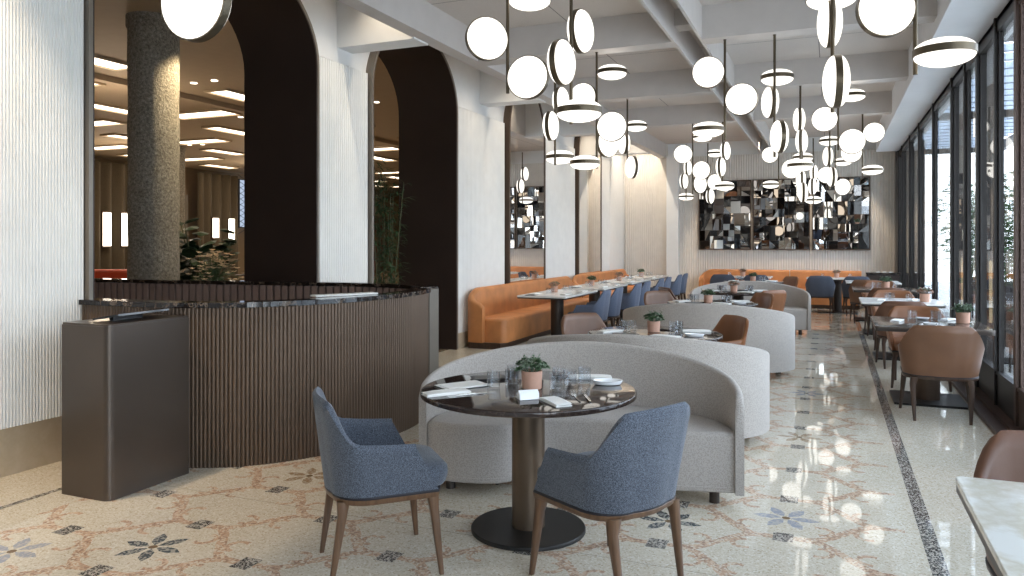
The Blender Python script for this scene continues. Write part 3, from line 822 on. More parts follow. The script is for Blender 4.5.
booth.location = (-1.42, 4.43, 0); booth.rotation_euler = (0, 0, radians(13)); booth.scale = (.985, .97, 1)
booth['label'] = 'grey curved booth sofa wrapping the nearest round table, seat facing the camera'; booth['group'] = 'grey curved booth sofas'
dup(booth, (-1.42, 6.22, 0), radians(184), 'second grey curved booth sofa, back to back with the nearest one, its rear facing us', scale=(1.0, .97, 1))
dup(booth, (-1.38, 9.36, 0), radians(184), 'third grey curved booth sofa, rear facing us, behind the second round table', scale=(1.02, .97, 1))
dup(booth, (-1.27, 13.4, 0), radians(8), 'fourth grey curved booth sofa, seat facing us, with a brown chair before it')

# ---- chairs
def build_chair(name, mats):
    """faces +y"""
    fab, woodm = mats; t_ = thing(name, 'x', 'chair')
    # outline stations: (side fraction) as path around
    base = []
    R_, hx, yb_ = .155, .262, -.235
    def outline(v):
        pts = []; yf = .235*(1-v)+.12*v
        fx = hx*(1+.13*v)
        yb2 = yb_-.055*v
        for k in range(9): pts.append((-fx+.012*(1-k/8)*(1), yf+(yb2+R_-yf)*k/8, 's', k/8))
        for k in range(1, 8):
            a = pi+pi/2*k/8; pts.append((-fx+R_+R_*cos(a), yb2+R_+R_*sin(a), 'c', k/8))
        wv = fx-R_
        for k in range(9): pts.append((-wv+2*wv*k/8, yb2-.018*(1-(k/4-1)**2), 'b', k/8))
        for k in range(1, 8):
            a = 1.5*pi+pi/2*k/8; pts.append((fx-R_+R_*cos(a), yb2+R_+R_*sin(a), 'c', 1-k/8))
        for k in range(8, -1, -1): pts.append((fx-.012*(1-k/8), yf+(yb2+R_-yf)*k/8, 's', k/8))
        return pts
    def height(kind, f):
        if kind == 's': return .60+.015*f+.005*max(0, f-.6)/.4
        if kind == 'c':
            g_ = min(1, f/.8); s_ = g_*g_*(3-2*g_); return .62+.183*s_+.005*f
        return .808+.004*sin(pi*f)
    z0 = .388; NV = 8; outer = []
    for j in range(NV+1):
        v = j/NV; ring = []
        for x, y, kd, f in outline(v): ring.append(Vector((x, y, z0+(height(kd, f)-z0)*v)))
        outer.append(ring)
    m_ = len(outer[0]); inner = []
    th = .035
    for j in range(NV+1):
        ring = []
        for i in range(m_):
            p0 = outer[j][max(0, i-1)]; p1 = outer[j][min(m_-1, i+1)]; t2 = (p1-p0); t2.z = 0; t2.normalize()
            ring.append(outer[j][i]+Vector((-t2.y, t2.x, 0))*th)
        inner.append(ring)
    topr = []
    for i in range(m_):
        a = outer[NV][i]; b2 = inner[NV][i]; topr.append((a+b2)/2+Vector((0, 0, .014)))
    mb = MB(); grid = outer+[topr]+inner[::-1]
    mb.loft(grid, closed=False, caps=False)
    # front end closures
    k = len(grid); vs = [g[0] for g in grid]; mb.add(vs, [(q, q+1, k-2-q, k-1-q) for q in range(k//2-1)]+[(k//2-1, k//2, k//2+1)] if k % 2 else [])
    vs = [g[-1] for g in grid]; mb.add(vs, [(q, k-1-q, k-2-q, q+1) for q in range(k//2-1)]+[(k//2-1, k//2+1, k//2)] if k % 2 else [])
    mb.build('backrest', fab, t_, smooth=60)
    # seat cushion
    pts = rrect(.465, .5, .11, 6, 0, .03)
    pts = [(x, y+(.03*(1-(x/.24)**2) if y > 0 else 0)) for x, y in pts]
    n_ = len(pts); rings = []
    for sc, z in ((.97, .388), (1, .40), (1.03, .435), (1.02, .465), (.94, .488), (.6, .502), (.3, .505)):
        rings.append([(x*sc, .025+(y-.025)*sc, z) for x, y in pts])
    MB().loft(rings).build('seat', fab, t_, smooth=60)
    # wooden rail and dark piping
    o_ = [(x*1.02, y*1.0) for x, y, _, _ in outline(0)]
    o_ += [(.2, .255), (.1, .272), (0, .278), (-.1, .272), (-.2, .255)]
    o_ = o_[::-1]
    MB().loft([[(x*s_, y*s_, z) for x, y in o_] for z, s_ in ((.355, .97), (.36, .985), (.378, 1.0), (.381, .99))]).build('rail', woodm, t_, smooth=30)
    MB().loft([[(x*s_, y*s_, z) for x, y in o_] for z, s_ in ((.38, .995), (.386, 1.0), (.392, .985))]).build('piping', 'piping', t_)
    for sx in (-1, 1):
        for (xt, yt, xb, yb3) in ((.232, .215, .255, .245), (.2, -.2, .19, -.245)):
            a = Vector((sx*xb, yb3, 0)); b2 = Vector((sx*xt, yt, .3)); c2 = Vector((sx*(xt-.012), yt*.97, .368))
            rg = []
            for p, w_ in ((a, .021), (a.lerp(b2, .5), .031), (b2, .04), (c2, .056)):
                rg.append([(p.x+q*w_/2, p.y+r*w_/2, p.z) for q, r in ((-.7, -1), (.7, -1), (1, -.7), (1, .7), (.7, 1), (-.7, 1), (-1, .7), (-1, -.7))])
            MB().loft(rg).build('leg', woodm, t_, smooth=50)
    return t_
def restyle(src, name, fab, woodm):
    """same chair, own meshes in another upholstery"""
    t_ = thing(name, 'x', 'chair')
    for ch in src.children:
        me = ch.data.copy(); me.materials.clear()
        nm = ch.name.split('.')[0]
        me.materials.append(M[fab] if nm in ('backrest', 'seat') else (M['piping'] if nm == 'piping' else M[woodm]))
        me.name = nm; c_ = bpy.data.objects.new(nm, me); COL.objects.link(c_); c_.parent = t_
    return t_
blue = build_chair('upholstered_armchair', ('bluefab', 'walnut'))
kinds = {'blue': blue, 'plainblue': restyle(blue, 'upholstered_armchair', 'bluefab2', 'darkwood'), 'slate': restyle(blue, 'upholstered_armchair', 'slatefab', 'darkwood'),
         'tan': restyle(blue, 'leather_armchair', 'tan', 'darkwood'), 'cognac': restyle(blue, 'leather_armchair', 'cognac', 'darkwood'), 'brown': restyle(blue, 'leather_armchair', 'brownlea', 'darkwood')}
used = set()
def chair(kind, x, y, face, label, group=None, scale=None):
    """face: compass direction in degrees the sitter looks towards (0 = +x, 90 = +y)"""
    rz = radians(face-90); src = kinds[kind]
    if kind not in used:
        used.add(kind); src.location = (x, y, 0); src.rotation_euler = (0, 0, rz); src['label'] = label
        if group: src['group'] = group
        src.scale = scale or (1, 1, 1); return src
    return dup(src, (x, y, 0), rz, label, group, scale=scale or (1, 1, 1))
# ---- plants in terracotta pots
def build_pot(seed, kinds_, name='potted_succulent'):
    rnd = random.Random(seed); t_ = thing(name, 'x', 'plant')
    MB().lathe([(.048, 0), (.052, .004), (.056, .09), (.056, .096), (.05, .096), (.048, .07)], 24).build('pot', 'terracotta', t_, smooth=40)
    MB().lathe([(.045, .072), (.05, .082)], 20).build('soil', 'soil', t_)
    lv = MB()
    for k in range(22):
        a = k*2.4; r = .012+.068*sqrt(k/22); c_ = Vector((r*cos(a), r*sin(a), .112+.042*(1-(r/.075)**2)+rnd.uniform(-.01, .014)))
        mi = rnd.choices(range(len(kinds_)), [3, 2, 1][:len(kinds_)])[0]; out = Vector((cos(a)*r*6, sin(a)*r*6, 1)).normalized()
        q = out.to_track_quat('Z', 'Y').to_matrix(); R0 = rnd.uniform(.022, .036)
        for ly, (cn, el, sc) in enumerate(((8, .25, 1), (7, .7, .85), (5, 1.15, .6))):
            for j in range(cn):
                aa = 2*pi*j/cn+ly*.4; tip = q @ Vector((R0*sc*cos(aa)*cos(el), R0*sc*sin(aa)*cos(el), R0*sc*sin(el)))
                leaf_mesh(lv, c_, c_+tip, R0*.5, up=out, mi=mi)
    for k in range(26):
        a = rnd.uniform(0, 2*pi); r = rnd.uniform(.02, .06); b0 = Vector((r*cos(a)*.6, r*sin(a)*.6, .085)); tip = Vector((r*cos(a)*1.6, r*sin(a)*1.6, rnd.uniform(.1, .175)))
        mi = rnd.randrange(len(kinds_)); lv.tube(b0, tip, .002, .001, 4, mi)
        for j in range(6):
            f = .35+.65*j/5; p = b0.lerp(tip, f); aa = rnd.uniform(0, 2*pi); leaf_mesh(lv, p, p+Vector((.02*cos(aa), .02*sin(aa), .012)), .009, mi=mi)
    tag(lv.build('foliage', list(kinds_), t_, recalc=False), kind='stuff'); return t_
potA = build_pot(1, ('leaf', 'leafgrey')); potB = build_pot(2, ('leaf', 'leaf', 'leafgrey')); potC = build_pot(3, ('leafpink', 'leafgrey', 'leafpink'))
upot = set()
def pot(proto, x, y, z, label, s=1, group='terracotta pots of succulents'):
    if id(proto) not in upot:
        upot.add(id(proto)); proto.location = (x, y, z); proto['label'] = label; proto['group'] = group; proto.scale = (s, s, s); return proto
    return dup(proto, (x, y, z), random.uniform(0, 6), label, group, scale=(s, s, s))
# ---- tableware
def build_tumbler():
    prof = [(.031, 0), (.034, .004), (.036, .09), (.0345, .09), (.032, .012), (.001, .010)]
    return MB().lathe(prof, 20, caps=False)
gl_me = None
def tumbler(x, y, z, label, group, s=1):
    global gl_me
    if gl_me is None: gl_me = build_tumbler().build('water_glass', 'glass', smooth=40); o = gl_me
    else: o = gl_me.copy(); COL.objects.link(o)
    o.location = (x, y, z); o.scale = (s, s, s); return tag(o, label, 'glass', group)
nap_me = None
def napkin(x, y, z, rz, label, group=None, s=(1, 1, 1)):
    global nap_me
    if nap_me is None:
        mb = MB(); prof = []
        # three-fold cloth section with rounded folds
        sec = [(-.05, .002), (.046, .002), (.05, .006), (.046, .010), (-.04, .0105), (-.045, .014), (-.04, .018), (.044, .0185), (.048, .0225), (.044, .026), (-.05, .024), (-.052, .013)]
        rings = [[(x_, y_+.003*sin(y_*30), zz*(1-.25*abs(x_/.12)**3)) for y_, zz in sec] for x_ in (-.12, -.115, -.06, 0, .06, .115, .12)]
        mb.loft(rings); nap_me = mb.build('folded_napkin', 'linen', smooth=35); o = nap_me
    else: o = nap_me.copy(); COL.objects.link(o)
    o.location = (x, y, z-.0005); o.rotation_euler = (0, 0, rz); o.scale = (s[0], s[1]*.8, s[2]*.75); return tag(o, label, 'napkin', group)
def build_fork():
    mb = MB(); mb.obox((0, -.03, .004), .009, .12, .003); mb.obox((0, .04, .005), .006, .03, .003); mb.obox((0, .062, .004), .022, .022, .002)
    for k in range(4): mb.obox((-.0085+.0057*k, .09, .006), .0028, .04, .002)
    return mb
def build_knife():
    mb = MB(); mb.obox((0, -.05, .005), .012, .09, .005)
    mb.poly([(-.007, -.005), (.006, -.005), (.009, .06), (.004, .11), (-.006, .1)], .002, .004); return mb
cut = {}
def cutlery(kind, x, y, z, rz, label, group=None):
    if kind not in cut: cut[kind] = (build_fork() if kind == 'fork' else build_knife()).build(kind, 'steel'); o = cut[kind]
    else: o = cut[kind].copy(); COL.objects.link(o)
    o.location = (x, y, z); o.rotation_euler = (0, 0, rz); return tag(o, label, kind, group)
dish_me = None
def dish(x, y, z, rz, label, group=None, s=1):
    global dish_me
    if dish_me is None:
        prof = [(.05, 0), (.075, .004), (.085, .022), (.088, .03), (.08, .03), (.072, .012), (.001, .008)]
        mb = MB(); mb.lathe(prof, 28, caps=False); dish_me = mb.build('white_dish', 'china', smooth=40); o = dish_me
    else: o = dish_me.copy(); COL.objects.link(o)
    o.location = (x, y, z); o.rotation_euler = (0, 0, rz); o.scale = (s*.95, s*.62, s*.8); return tag(o, label, 'dish', group)
# ---- tables
def round_table(x, y, label, top='tablestone', ped='pedestal'):
    t_ = thing('round_table', label, 'table', (x, y, 0), 0, 'round dining tables')
    MB().poly(circle(.572, 64), .725, .75, .008).build('tabletop', top, t_, smooth=40)
    MB().lathe([(.20, .695), (.545, .715), (.55, .725)], 64).build('underframe', ped, t_, smooth=30)
    MB().lathe([(.088, .02), (.088, .70)], 32).build('pedestal', ped, t_, smooth=40)
    MB().lathe([(.305, 0), (.305, .014), (.3, .02)], 56).build('base', 'blackmetal', t_, smooth=40)
    return t_
TZ = .75
round_table(-1.49, 3.80, 'nearest round table with dark polished stone top on a bronze pedestal')
# the items on the nearest table
pot(potA, -1.47, 3.80, TZ, 'largest looking terracotta pot of green succulents, on the nearest round table', 1.0)
for (x, y), s in zip(((-1.665, 3.735), (-1.60, 3.83), (-1.64, 3.95), (-1.56, 3.99)), (1, 1, 1, 1)):
    tumbler(x, y, TZ, 'clear water glass left of the pot on the nearest round table', 'water glasses left of the near pot', s)
for x, y in ((-1.335, 3.80), (-1.30, 3.93), (-1.385, 3.99), (-1.255, 4.05)):
    tumbler(x, y, TZ, 'clear water glass right of the pot on the nearest round table', 'water glasses right of the near pot')
napkin(-1.82, 3.49, TZ, radians(50), 'white napkin lying at the left rim of the nearest round table')
napkin(-1.23, 3.50, TZ, radians(-45), 'cream napkin lying beside cutlery at the front of the nearest table', s=(.8, 1, 1))
napkin(-1.27, 4.21, TZ, radians(20), 'white napkin at the back right of the nearest round table')
dish(-1.13, 4.07, TZ, radians(20), 'white oval dish at the right rim of the nearest round table')
cutlery('fork', -1.72, 3.49, TZ, radians(-42), 'steel fork at the left of the nearest round table')
cutlery('knife', -1.68, 3.55, TZ, radians(-40), 'steel knife at the left of the nearest round table')
cutlery('fork', -1.17, 3.64, TZ, radians(30), 'steel fork right of cream napkin on the nearest table')
cutlery('knife', -1.12, 3.66, TZ, radians(26), 'steel knife right of cream napkin on the nearest table')
cutlery('knife', -1.42, 4.25, TZ, radians(-60), 'steel knife at the back rim of the nearest round table')
def menu(x, y, rz, label, mat='black', s=(.3, .2)):
    t_ = thing('menu', label, 'menu', (x, y, TZ), rz)
    MB().obox((0, 0, .005), s[0], s[1], .004).build('cover', mat, t_); MB().obox((0, 0, .0085), s[0]*.9, s[1]*.9, .003).build('page', 'linen' if mat != 'black' else 'black', t_)
menu(-1.80, 3.98, radians(35), 'black menu at the far left of the nearest round table', s=(.2, .14))
menu(-1.84, 3.72, radians(55), 'white menu card behind left napkin on the nearest table', 'linen', (.26, .16))
mb = MB(); sec = [(-.045, .0), (-.04, .03), (-.02, .045), (.0, .012), (.05, .002), (.052, 0)]
rings = [[(x_, y_, z_+.002) for y_, z_ in sec] for x_ in (-.05, 0, .05)]
o = mb.loft(rings).build('folded_card', 'china', loc=(-1.40, 3.55, TZ), smooth=50); o.rotation_euler = (0, 0, radians(40))
tag(o, 'small white curled card holder in front of the nearest pot', 'card holder')
chair('blue', -2.01, 3.15, 43, 'blue wool armchair with walnut legs, left of the nearest round table', 'blue armchairs at the nearest table')
chair('blue', -.93, 3.40, 152, 'blue wool armchair with walnut legs, seen from behind at right of the nearest table', 'blue armchairs at the nearest table', (1.02, 1.02, 1))
# ---- tables 2..5
def dress(x, y, z, rows, tn, plant, dx=0, dy=0, ps=1):
    proto, lab = plant; pot(proto, x+dx, y+dy, z, lab, ps)
    for k, (ax, ay) in enumerate(rows['glass']): tumbler(x+ax, y+ay, z, 'small clear glass standing on the %s' % tn, 'glasses on the %s' % tn)
    for k, (ax, ay, r, s_) in enumerate(rows['nap']): napkin(x+ax, y+ay, z, radians(r), 'white napkin, %s side of the %s' % (s_, tn))
    for k, (ax, ay, r, s_) in enumerate(rows.get('dish', ())): dish(x+ax, y+ay, z, radians(r), 'white dish, %s side of the %s' % (s_, tn))
    for k, (ax, ay, r, s_) in enumerate(rows.get('menu', ())):
        o = MB().obox((0, 0, .004), .2, .13, .006).build('menu', 'black', loc=(x+ax, y+ay, z)); o.rotation_euler = (0, 0, radians(r)); tag(o, 'black menu, %s side of the %s' % (s_, tn), 'menu')
R_A = dict(glass=((-.26, .02), (-.3, .1), (-.22, .12), (.13, .14), (.2, .06), (.17, .22)), nap=((-.37, -.08, 60, 'left'), (.32, .22, 20, 'right back'), (.15, -.28, -20, 'front')), dish=((.36, -.12, 20, 'right'),), menu=((-.2, -.2, 30, 'left'), (.02, .3, 0, 'back')))
round_table(-1.40, 6.53, 'second round table with tan stone top between the grey booths', 'tabletan' if 'tabletan' in M else 'tablestone')
dress(-1.40, 6.53, TZ, R_A, 'second round table', (potB, 'terracotta pot of green succulents on the second round table'), -.02, .07)
chair('tan', -2.08, 7.12, -35, 'tan leather armchair left of the second round table', 'brown leather armchairs at booth tables')
chair('cognac', -1.05, 7.42, 218, 'cognac leather armchair right of the second round table', 'brown leather armchairs at booth tables')
round_table(-1.42, 10.15, 'third round table, behind the third grey booth back')
dress(-1.42, 10.15, TZ, R_A, 'third round table', (dup(potB) if False else potB, 'terracotta pot of green succulents on the third round table'), -.04, -.08)
chair('tan', -2.12, 10.85, -40, 'tan leather armchair left of the third round table', 'brown leather armchairs at booth tables')
chair('cognac', -1.06, 10.95, 218, 'cognac leather armchair right of the third round table', 'brown leather armchairs at booth tables')
round_table(-1.36, 12.55, 'fourth round table, in the fourth booth that faces us', ped='darkped')
dress(-1.36, 12.55, TZ, R_A, 'fourth round table', (potC, 'terracotta pot of pinkish succulents on the fourth round table'), -.05, -.1)
chair('brown', -2.2, 12.15, 35, 'brown leather armchair left of the fourth round table', 'brown leather armchairs at booth tables')
chair('cognac', -.96, 12.05, 135, 'cognac leather armchair right of the fourth round table, back to us', 'brown leather armchairs at booth tables')
round_table(-1.42, 15.85, 'farthest round table, beyond the fourth booth', ped='darkped')
dress(-1.42, 15.85, TZ, R_A, 'farthest round table', (potB, 'terracotta pot of green succulents on the farthest round table'), -.02, .1)
chair('cognac', -.95, 16.55, 218, 'cognac leather armchair at the farthest round table', 'brown leather armchairs at booth tables')

# ---- long orange banquette on the left wall
def banquette(name, length, label, loc, rz, round_far=True, near=True):
    """runs along +y from 0; back towards -x; depth .58"""
    t_ = thing(name, label, 'banquette', loc, rz, 'orange leather banquettes')
    R_ = .14
    if near:
        path = [Vector((-.30, .0))]
        for k in range(9): a = -pi/2-pi/2*k/8; path.append(Vector((-.58+R_+R_*cos(a), R_+R_*sin(a))))
    else: path = [Vector((-.58, 0))]
    path.append(Vector((-.58, length-R_)))
    if round_far:
        for k in range(1, 9): a = pi-pi/2*k/8; path.append(Vector((-.58+R_+R_*cos(a), length-R_+R_*sin(a))))
        path.append(Vector((-.30, length)))
    else: path.append(Vector((-.58, length)))
    path = resample(path, .06); cnt = len(path); hts = []
    for i in range(cnt):
        e = i*.06; f = (cnt-1-i)*.06 if round_far else 9
        if not near: e = 9
        e = min(e, f); h = .86
        if e < .55: s_ = e/.55; h = .66+.2*(s_*s_*(3-2*s_))
        if e < .1: h -= .06*(1-sqrt(max(0, 1-(1-e/.1)**2)))
        hts.append(h)
    mb = MB(); shell_mesh(path, .09, hts, .11, mb, side=-1); mb.build('backrest', 'orange', t_, smooth=50)
    pts = rrect(.5, length-.18, .09, 5, -.23, length/2)
    MB().poly(pts, .09, .43, .04).build('seat', 'orange', t_, smooth=40)
    MB().box(-.54, -.04, .05, length-.05, 0, .09).build('plinth', 'darkwood', t_)
    return t_
banquette('banquette', 4.75, 'long orange leather banquette on the left wall, its rounded near end beside the arch', (-4.29, 9.9, 0), 0)
banquette('banquette', 4.35, 'second orange leather banquette farther along the left wall', (-4.29, 14.7, 0), 0)
banquette('banquette', 2.1, 'orange leather banquette below the artwork, left half of the back wall', (-3.02, 18.93, 0), radians(-90), False)
banquette('banquette', 1.55, 'orange leather banquette below the artwork, right half of the back wall', (-.9, 18.93, 0), radians(-90), False, False)
ords = ('first', 'second', 'third', 'fourth')
for i, Y in enumerate((11.15, 13.15, 15.1, 17.05)):
    od = ords[i]
    t_ = thing('banquette_table', '%s pale topped rectangular table along the orange banquette, counted from the near end' % od, 'table', (-3.86, Y, 0), 0, 'pale tables along the orange banquette')
    MB().poly(rrect(.76, 1.62, .02, 3), .725, .75, .004).build('tabletop', 'tabletopwhite', t_)
    MB().poly(rrect(.75, 1.61, .02, 3), .705, .725, 0).build('edge', 'darkped', t_)
    MB().lathe([(.1, .02), (.1, .705)], 28, (0, -.1, 0)).build('pedestal', 'darkped', t_, smooth=40)
    MB().poly(rrect(.5, 1.1, .03), 0, .02, 0).build('base', 'blackmetal', t_)
    tn = '%s banquette table' % od
    pot(potC if i % 2 == 0 else potB, -3.97, Y+.08, TZ, 'terracotta pot of succulents on the %s banquette table' % od)
    for ax, ay in ((-.08, -.28), (.0, -.33), (-.05, .42), (.03, .46)): tumbler(-3.86+ax, Y+ay, TZ, 'small clear glass standing on the %s' % tn, 'glasses on the %s' % tn)
    napkin(-4.08, Y-.45, TZ, radians(80), 'white napkin on the wall side near end of the %s' % tn)
    napkin(-3.62, Y-.4, TZ, radians(85), 'white napkin on the aisle side near end of the %s' % tn)
    napkin(-3.62, Y+.42, TZ, radians(85), 'white napkin on the aisle side far end of the %s' % tn)
    o = MB().obox((0, 0, .004), .13, .2, .006).build('menu', 'black', loc=(-4.05, Y-.68, TZ)); tag(o, 'black menu on the %s' % tn, 'menu')
    for j, dy in enumerate((-.3, .42)):
        chair('plainblue', -3.3, Y+dy+.05, 180, 'plain blue armchair facing the orange banquette, %s at the %s' % (('nearer of two', 'farther of two')[j], tn), 'blue armchairs along the orange banquette')
# ---- back wall tables
for X, nm in ((-1.85, 'left'), (.13, 'right')):
    t_ = thing('rectangular_table', 'pale topped table at the back wall banquette, %s of two' % nm, 'table', (X, 18.1, 0), 0, 'tables at the back banquette')
    MB().poly(rrect(1.25, .7, .02, 3), .725, .75, .004).build('tabletop', 'tabletopwhite', t_)
    MB().lathe([(.085, .02), (.085, .68), (.25, .715), (.25, .725)], 28).build('pedestal', 'darkped', t_, smooth=40)
    MB().poly(rrect(.8, .45, .03), 0, .02, 0).build('base', 'blackmetal', t_)
    pot(potC, X-.02, 18.25, TZ, 'terracotta pot of grey succulents on the %s table at the back banquette' % nm)
    for ax in (-.3, .25): tumbler(X+ax, 18.1, TZ, 'small clear glass on the %s back wall table' % nm, 'glasses on the %s back wall table' % nm); napkin(X+ax*1.4, 18.05, TZ, 0, 'white napkin, %s end of the %s back wall table' % ('left' if ax < 0 else 'right', nm))
    for ax, s_ in ((-.34, 'left'), (.36, 'right')):
        chair('slate', X+ax, 17.5, 90, 'slate blue armchair, %s of two at the %s back wall table' % (s_, nm), 'slate armchairs at the back wall')
# ---- window side tables
wtabs = [(.86, 2.41, 'whitemarble', 'white veined marble table cut off at the lower right corner'), (.86, 8.37, 'darktop', 'dark topped window table, nearest complete one'), (.84, 11.35, 'tabletopwhite', 'pale topped window table, second behind the dark one'), (.82, 14.25, 'darktop', 'dark topped window table, third along the glass'), (.75, 16.6, 'tabletopwhite', 'farthest pale window table')]
M['darktop'] = marble('dark oak tabletop', srgb(96, 86, 78), srgb(60, 54, 50), .12, 6, .08, .4)
for i, (X, Y, mt, lab) in enumerate(wtabs):
    t_ = thing('window_table', lab, 'table', (X, Y, 0), 0, 'square tables along the windows')
    MB().poly(rrect(.96, 1.04, .025, 4), .732, .75, .004).build('tabletop', mt, t_, smooth=30)
    MB().poly(rrect(.955, 1.035, .025, 4), .705, .732, 0).build('edge', 'darkped', t_)
    MB().lathe([(.11, .02), (.11, .705)], 28).build('pedestal', 'brownmetal', t_, smooth=40)
    MB().poly(rrect(.62, .66, .02), 0, .02, 0).build('base', 'blackmetal', t_)
L = 'brown leather armchairs at the window tables'
chair('tan', .87, 7.63, 90, 'tan leather armchair seen from behind, nearest the camera at the window tables', L, (1.1, 1.05, 1))
chair('cognac', .86, 9.2, 270, 'cognac leather armchair facing us behind the dark window table', L, (1.06, 1.05, 1))
chair('brown', .80, 10.5, 90, 'brown leather armchair with its back to us at the second window table', L, (1.06, 1.05, 1))
chair('cognac', .84, 12.2, 270, 'cognac leather armchair facing us behind the second window table', L, (1.06, 1.05, 1))
chair('brown', .82, 13.45, 90, 'brown leather armchair with its back to us at the third window table', L, (1.06, 1.05, 1))
chair('cognac', .82, 15.1, 270, 'cognac leather armchair facing us behind the third window table', L, (1.06, 1.05, 1))
chair('brown', .80, 3.1, 270, 'brown leather armchair cut off at the right edge, behind the marble table', L, (1.08, 1.05, 1))
chair('tan', .6, 16.0, 90, 'small far tan leather armchair at the farthest window table', L)
pot(potA, 1.17, 8.45, TZ, 'terracotta pot of mixed succulents on the dark window table', 1.1)
pot(potC, 1.13, 11.3, TZ, 'terracotta pot of grey succulents on the second window table', 1.1)
pot(potB, .86, 14.45, TZ, 'terracotta pot of green succulents on the third window table', 1.1)
for X, Y in ((.74, 8.5), (1.0, 8.47), (.95, 8.56)): tumbler(X, Y, TZ, 'clear water glass on the dark window table', 'glasses on the dark window table', 1.15)
for X, Y in ((.7, 11.35), (.95, 11.3), (.75, 11.45)): tumbler(X, Y, TZ, 'clear water glass on the second window table', 'glasses on the second window table', 1.1)
for X, Y in ((.66, 14.3), (.75, 14.35), (.98, 14.2)): tumbler(X, Y, TZ, 'clear water glass on the third window table', 'glasses on the third window table', 1.1)
napkin(.6, 8.42, TZ, radians(75), 'white napkin at the left of the dark window table'); napkin(1.08, 8.72, TZ, radians(60), 'white napkin at the back right of the dark window table')
dish(.86, 8.2, TZ, 0, 'small white dish at the near edge of the dark window table', s=.7); dish(.85, 8.72, TZ, 0, 'white dish behind the glasses on the dark window table', s=.8)
napkin(.62, 11.3, TZ, radians(80), 'white napkin at the left of the second window table'); napkin(1.0, 11.55, TZ, radians(70), 'white napkin at the right of the second window table')
dish(.84, 11.1, TZ, 0, 'small white dish on the second window table', s=.8)
napkin(.7, 14.0, TZ, radians(80), 'white napkin on the third window table')
# service station
t_ = thing('service_station', 'dark low service cabinet against the back wall beside the windows', 'cabinet', (1.06, 18.75, 0))
MB().box(-.33, .33, -.2, .2, .06, .82).build('body', 'blackmetal', t_)
MB().box(-.35, .35, -.22, .22, .82, .86).build('top', 'darkstone', t_)
for s_ in (-1, 1):
    d_ = MB().box(min(0, s_*.31)+.008*s_, max(0, s_*.31), -.215, -.2, .1, .8).build('door', 'reveal', t_)
    MB().box(s_*.04-.006, s_*.04+.006, -.235, -.215, .4, .52).build('handle', 'brass', d_)
MB().box(-.3, .3, -.18, .18, 0, .06).build('plinth', 'black', t_)
for k in range(3):
    napkin(.95+.13*k, 18.62, .86, radians(90), 'white folded napkin lying on the dark service cabinet', 'napkins on the service cabinet', (.7, .9, 1))

# ================================================================== PENDANTS
RODS = [
(-2.63,2.45,2.52,[('V',1,2.54)]),
(-2.33,5.50,2.73,[('H',23,3.43),('V',-138,3.10),('V',-0,2.80)]),
(-1.81,5.50,2.46,[('V',83,3.16),('V',-96,2.85),('H',-52,2.49)]),
(-2.95,8.37,2.46,[('V',86,3.19),('V',-87,2.85),('H',90,2.53)]),
(-2.45,8.37,2.40,[('H',16,3.45),('V',172,3.18),('V',8,2.83),('V',63,2.67),('H',-124,2.42)]),
(-2.83,11.30,2.64,[('H',55,3.29),('V',121,3.04),('V',-52,2.64)]),
(-1.04,8.37,2.65,[('V',-172,3.34),('V',-3,3.03),('H',-172,2.73)]),
(-2.32,14.10,2.43,[('V',-170,3.13),('H',9,3.43),('V',-14,2.82),('V',57,2.59)]),
(-2.95,17.05,2.50,[('V',87,3.18),('V',-96,2.86),('H',99,2.54)]),
(-2.48,17.05,2.47,[('H',36,3.47),('V',-23,2.83),('V',82,2.54)]),
(-1.79,14.10,2.48,[('V',82,3.18),('V',-94,2.86),('H',-72,2.52)]),
(-0.54,8.37,2.45,[('H',85,3.27),('V',109,3.01),('V',-71,2.60)]),
(-1.02,17.05,2.67,[('V',-177,3.37),('H',-151,2.74)]),
(-0.39,11.25,2.54,[('V',97,3.24),('V',86,2.94),('H',-88,2.57)]),
(-0.46,14.15,2.29,[('H',88,3.01),('V',-178,2.80),('V',99,2.62),('V',-84,2.38)]),
(-0.34,17.05,2.36,[('V',87,2.98),('V',-93,2.67),('H',90,2.41)]),
(-0.02,14.15,2.47,[('H',92,3.28),('V',100,3.01),('V',-79,2.63)]),
(0.09,11.25,2.81,[('H',-0,3.50),('V',180,3.20),('V',-1,2.88)]),
(0.49,14.15,2.68,[('V',0,3.36),('V',178,3.04),('H',-32,2.73)]),
(0.08,17.05,2.65,[('H',32,3.18),('V',180,2.91),('V',-29,2.65)]),
(0.01,5.50,2.43,[('H',92,3.21),('V',96,3.03),('V',-83,2.56)]),
(0.47,5.20,2.58,[('V',-164,2.94),('H',-34,2.64)]),
]
PL = ['single round glowing disc on a brass rod, hanging before the near arch', 'pendant rod with three glowing discs, nearest one left of the ceiling spine', 'pendant rod with two upright discs and a flat one, second from left at front',
'pendant rod with tilted upright discs hanging over the left row, before the mirror', 'pendant rod crowded with five glowing discs over the left row', 'pendant rod with small discs, behind the five-disc one on the left',
'pendant rod just right of the ceiling spine with two round faces', 'pendant rod with a flat disc at its top in the far left cluster', 'leftmost pendant rod of the far cluster, four discs', 'pendant rod in the rear left cluster with a low round face',
'pendant rod at the right of the far left cluster, two edge-on discs', 'pendant rod with a flat disc above two edge-on discs, right of the spine', 'far pendant rod over the middle artwork with a flat disc at its foot',
'pendant rod with two stacked narrow discs and a flat one below, middle of room', 'far pendant rod with four discs left of the artwork seam', 'farthest pendant rod with two narrow discs and flat foot disc', 'pendant rod with a flat disc above two narrow ones, right of middle',
'pendant rod with two large round faces, right of middle', 'rightmost far pendant rod beside the white soffit', 'far pendant rod with a low round face over the right artwork', 'large pendant rod of edge-on discs at top centre right', 'large pendant rod nearest the windows with round face and flat disc']
disc_src = None
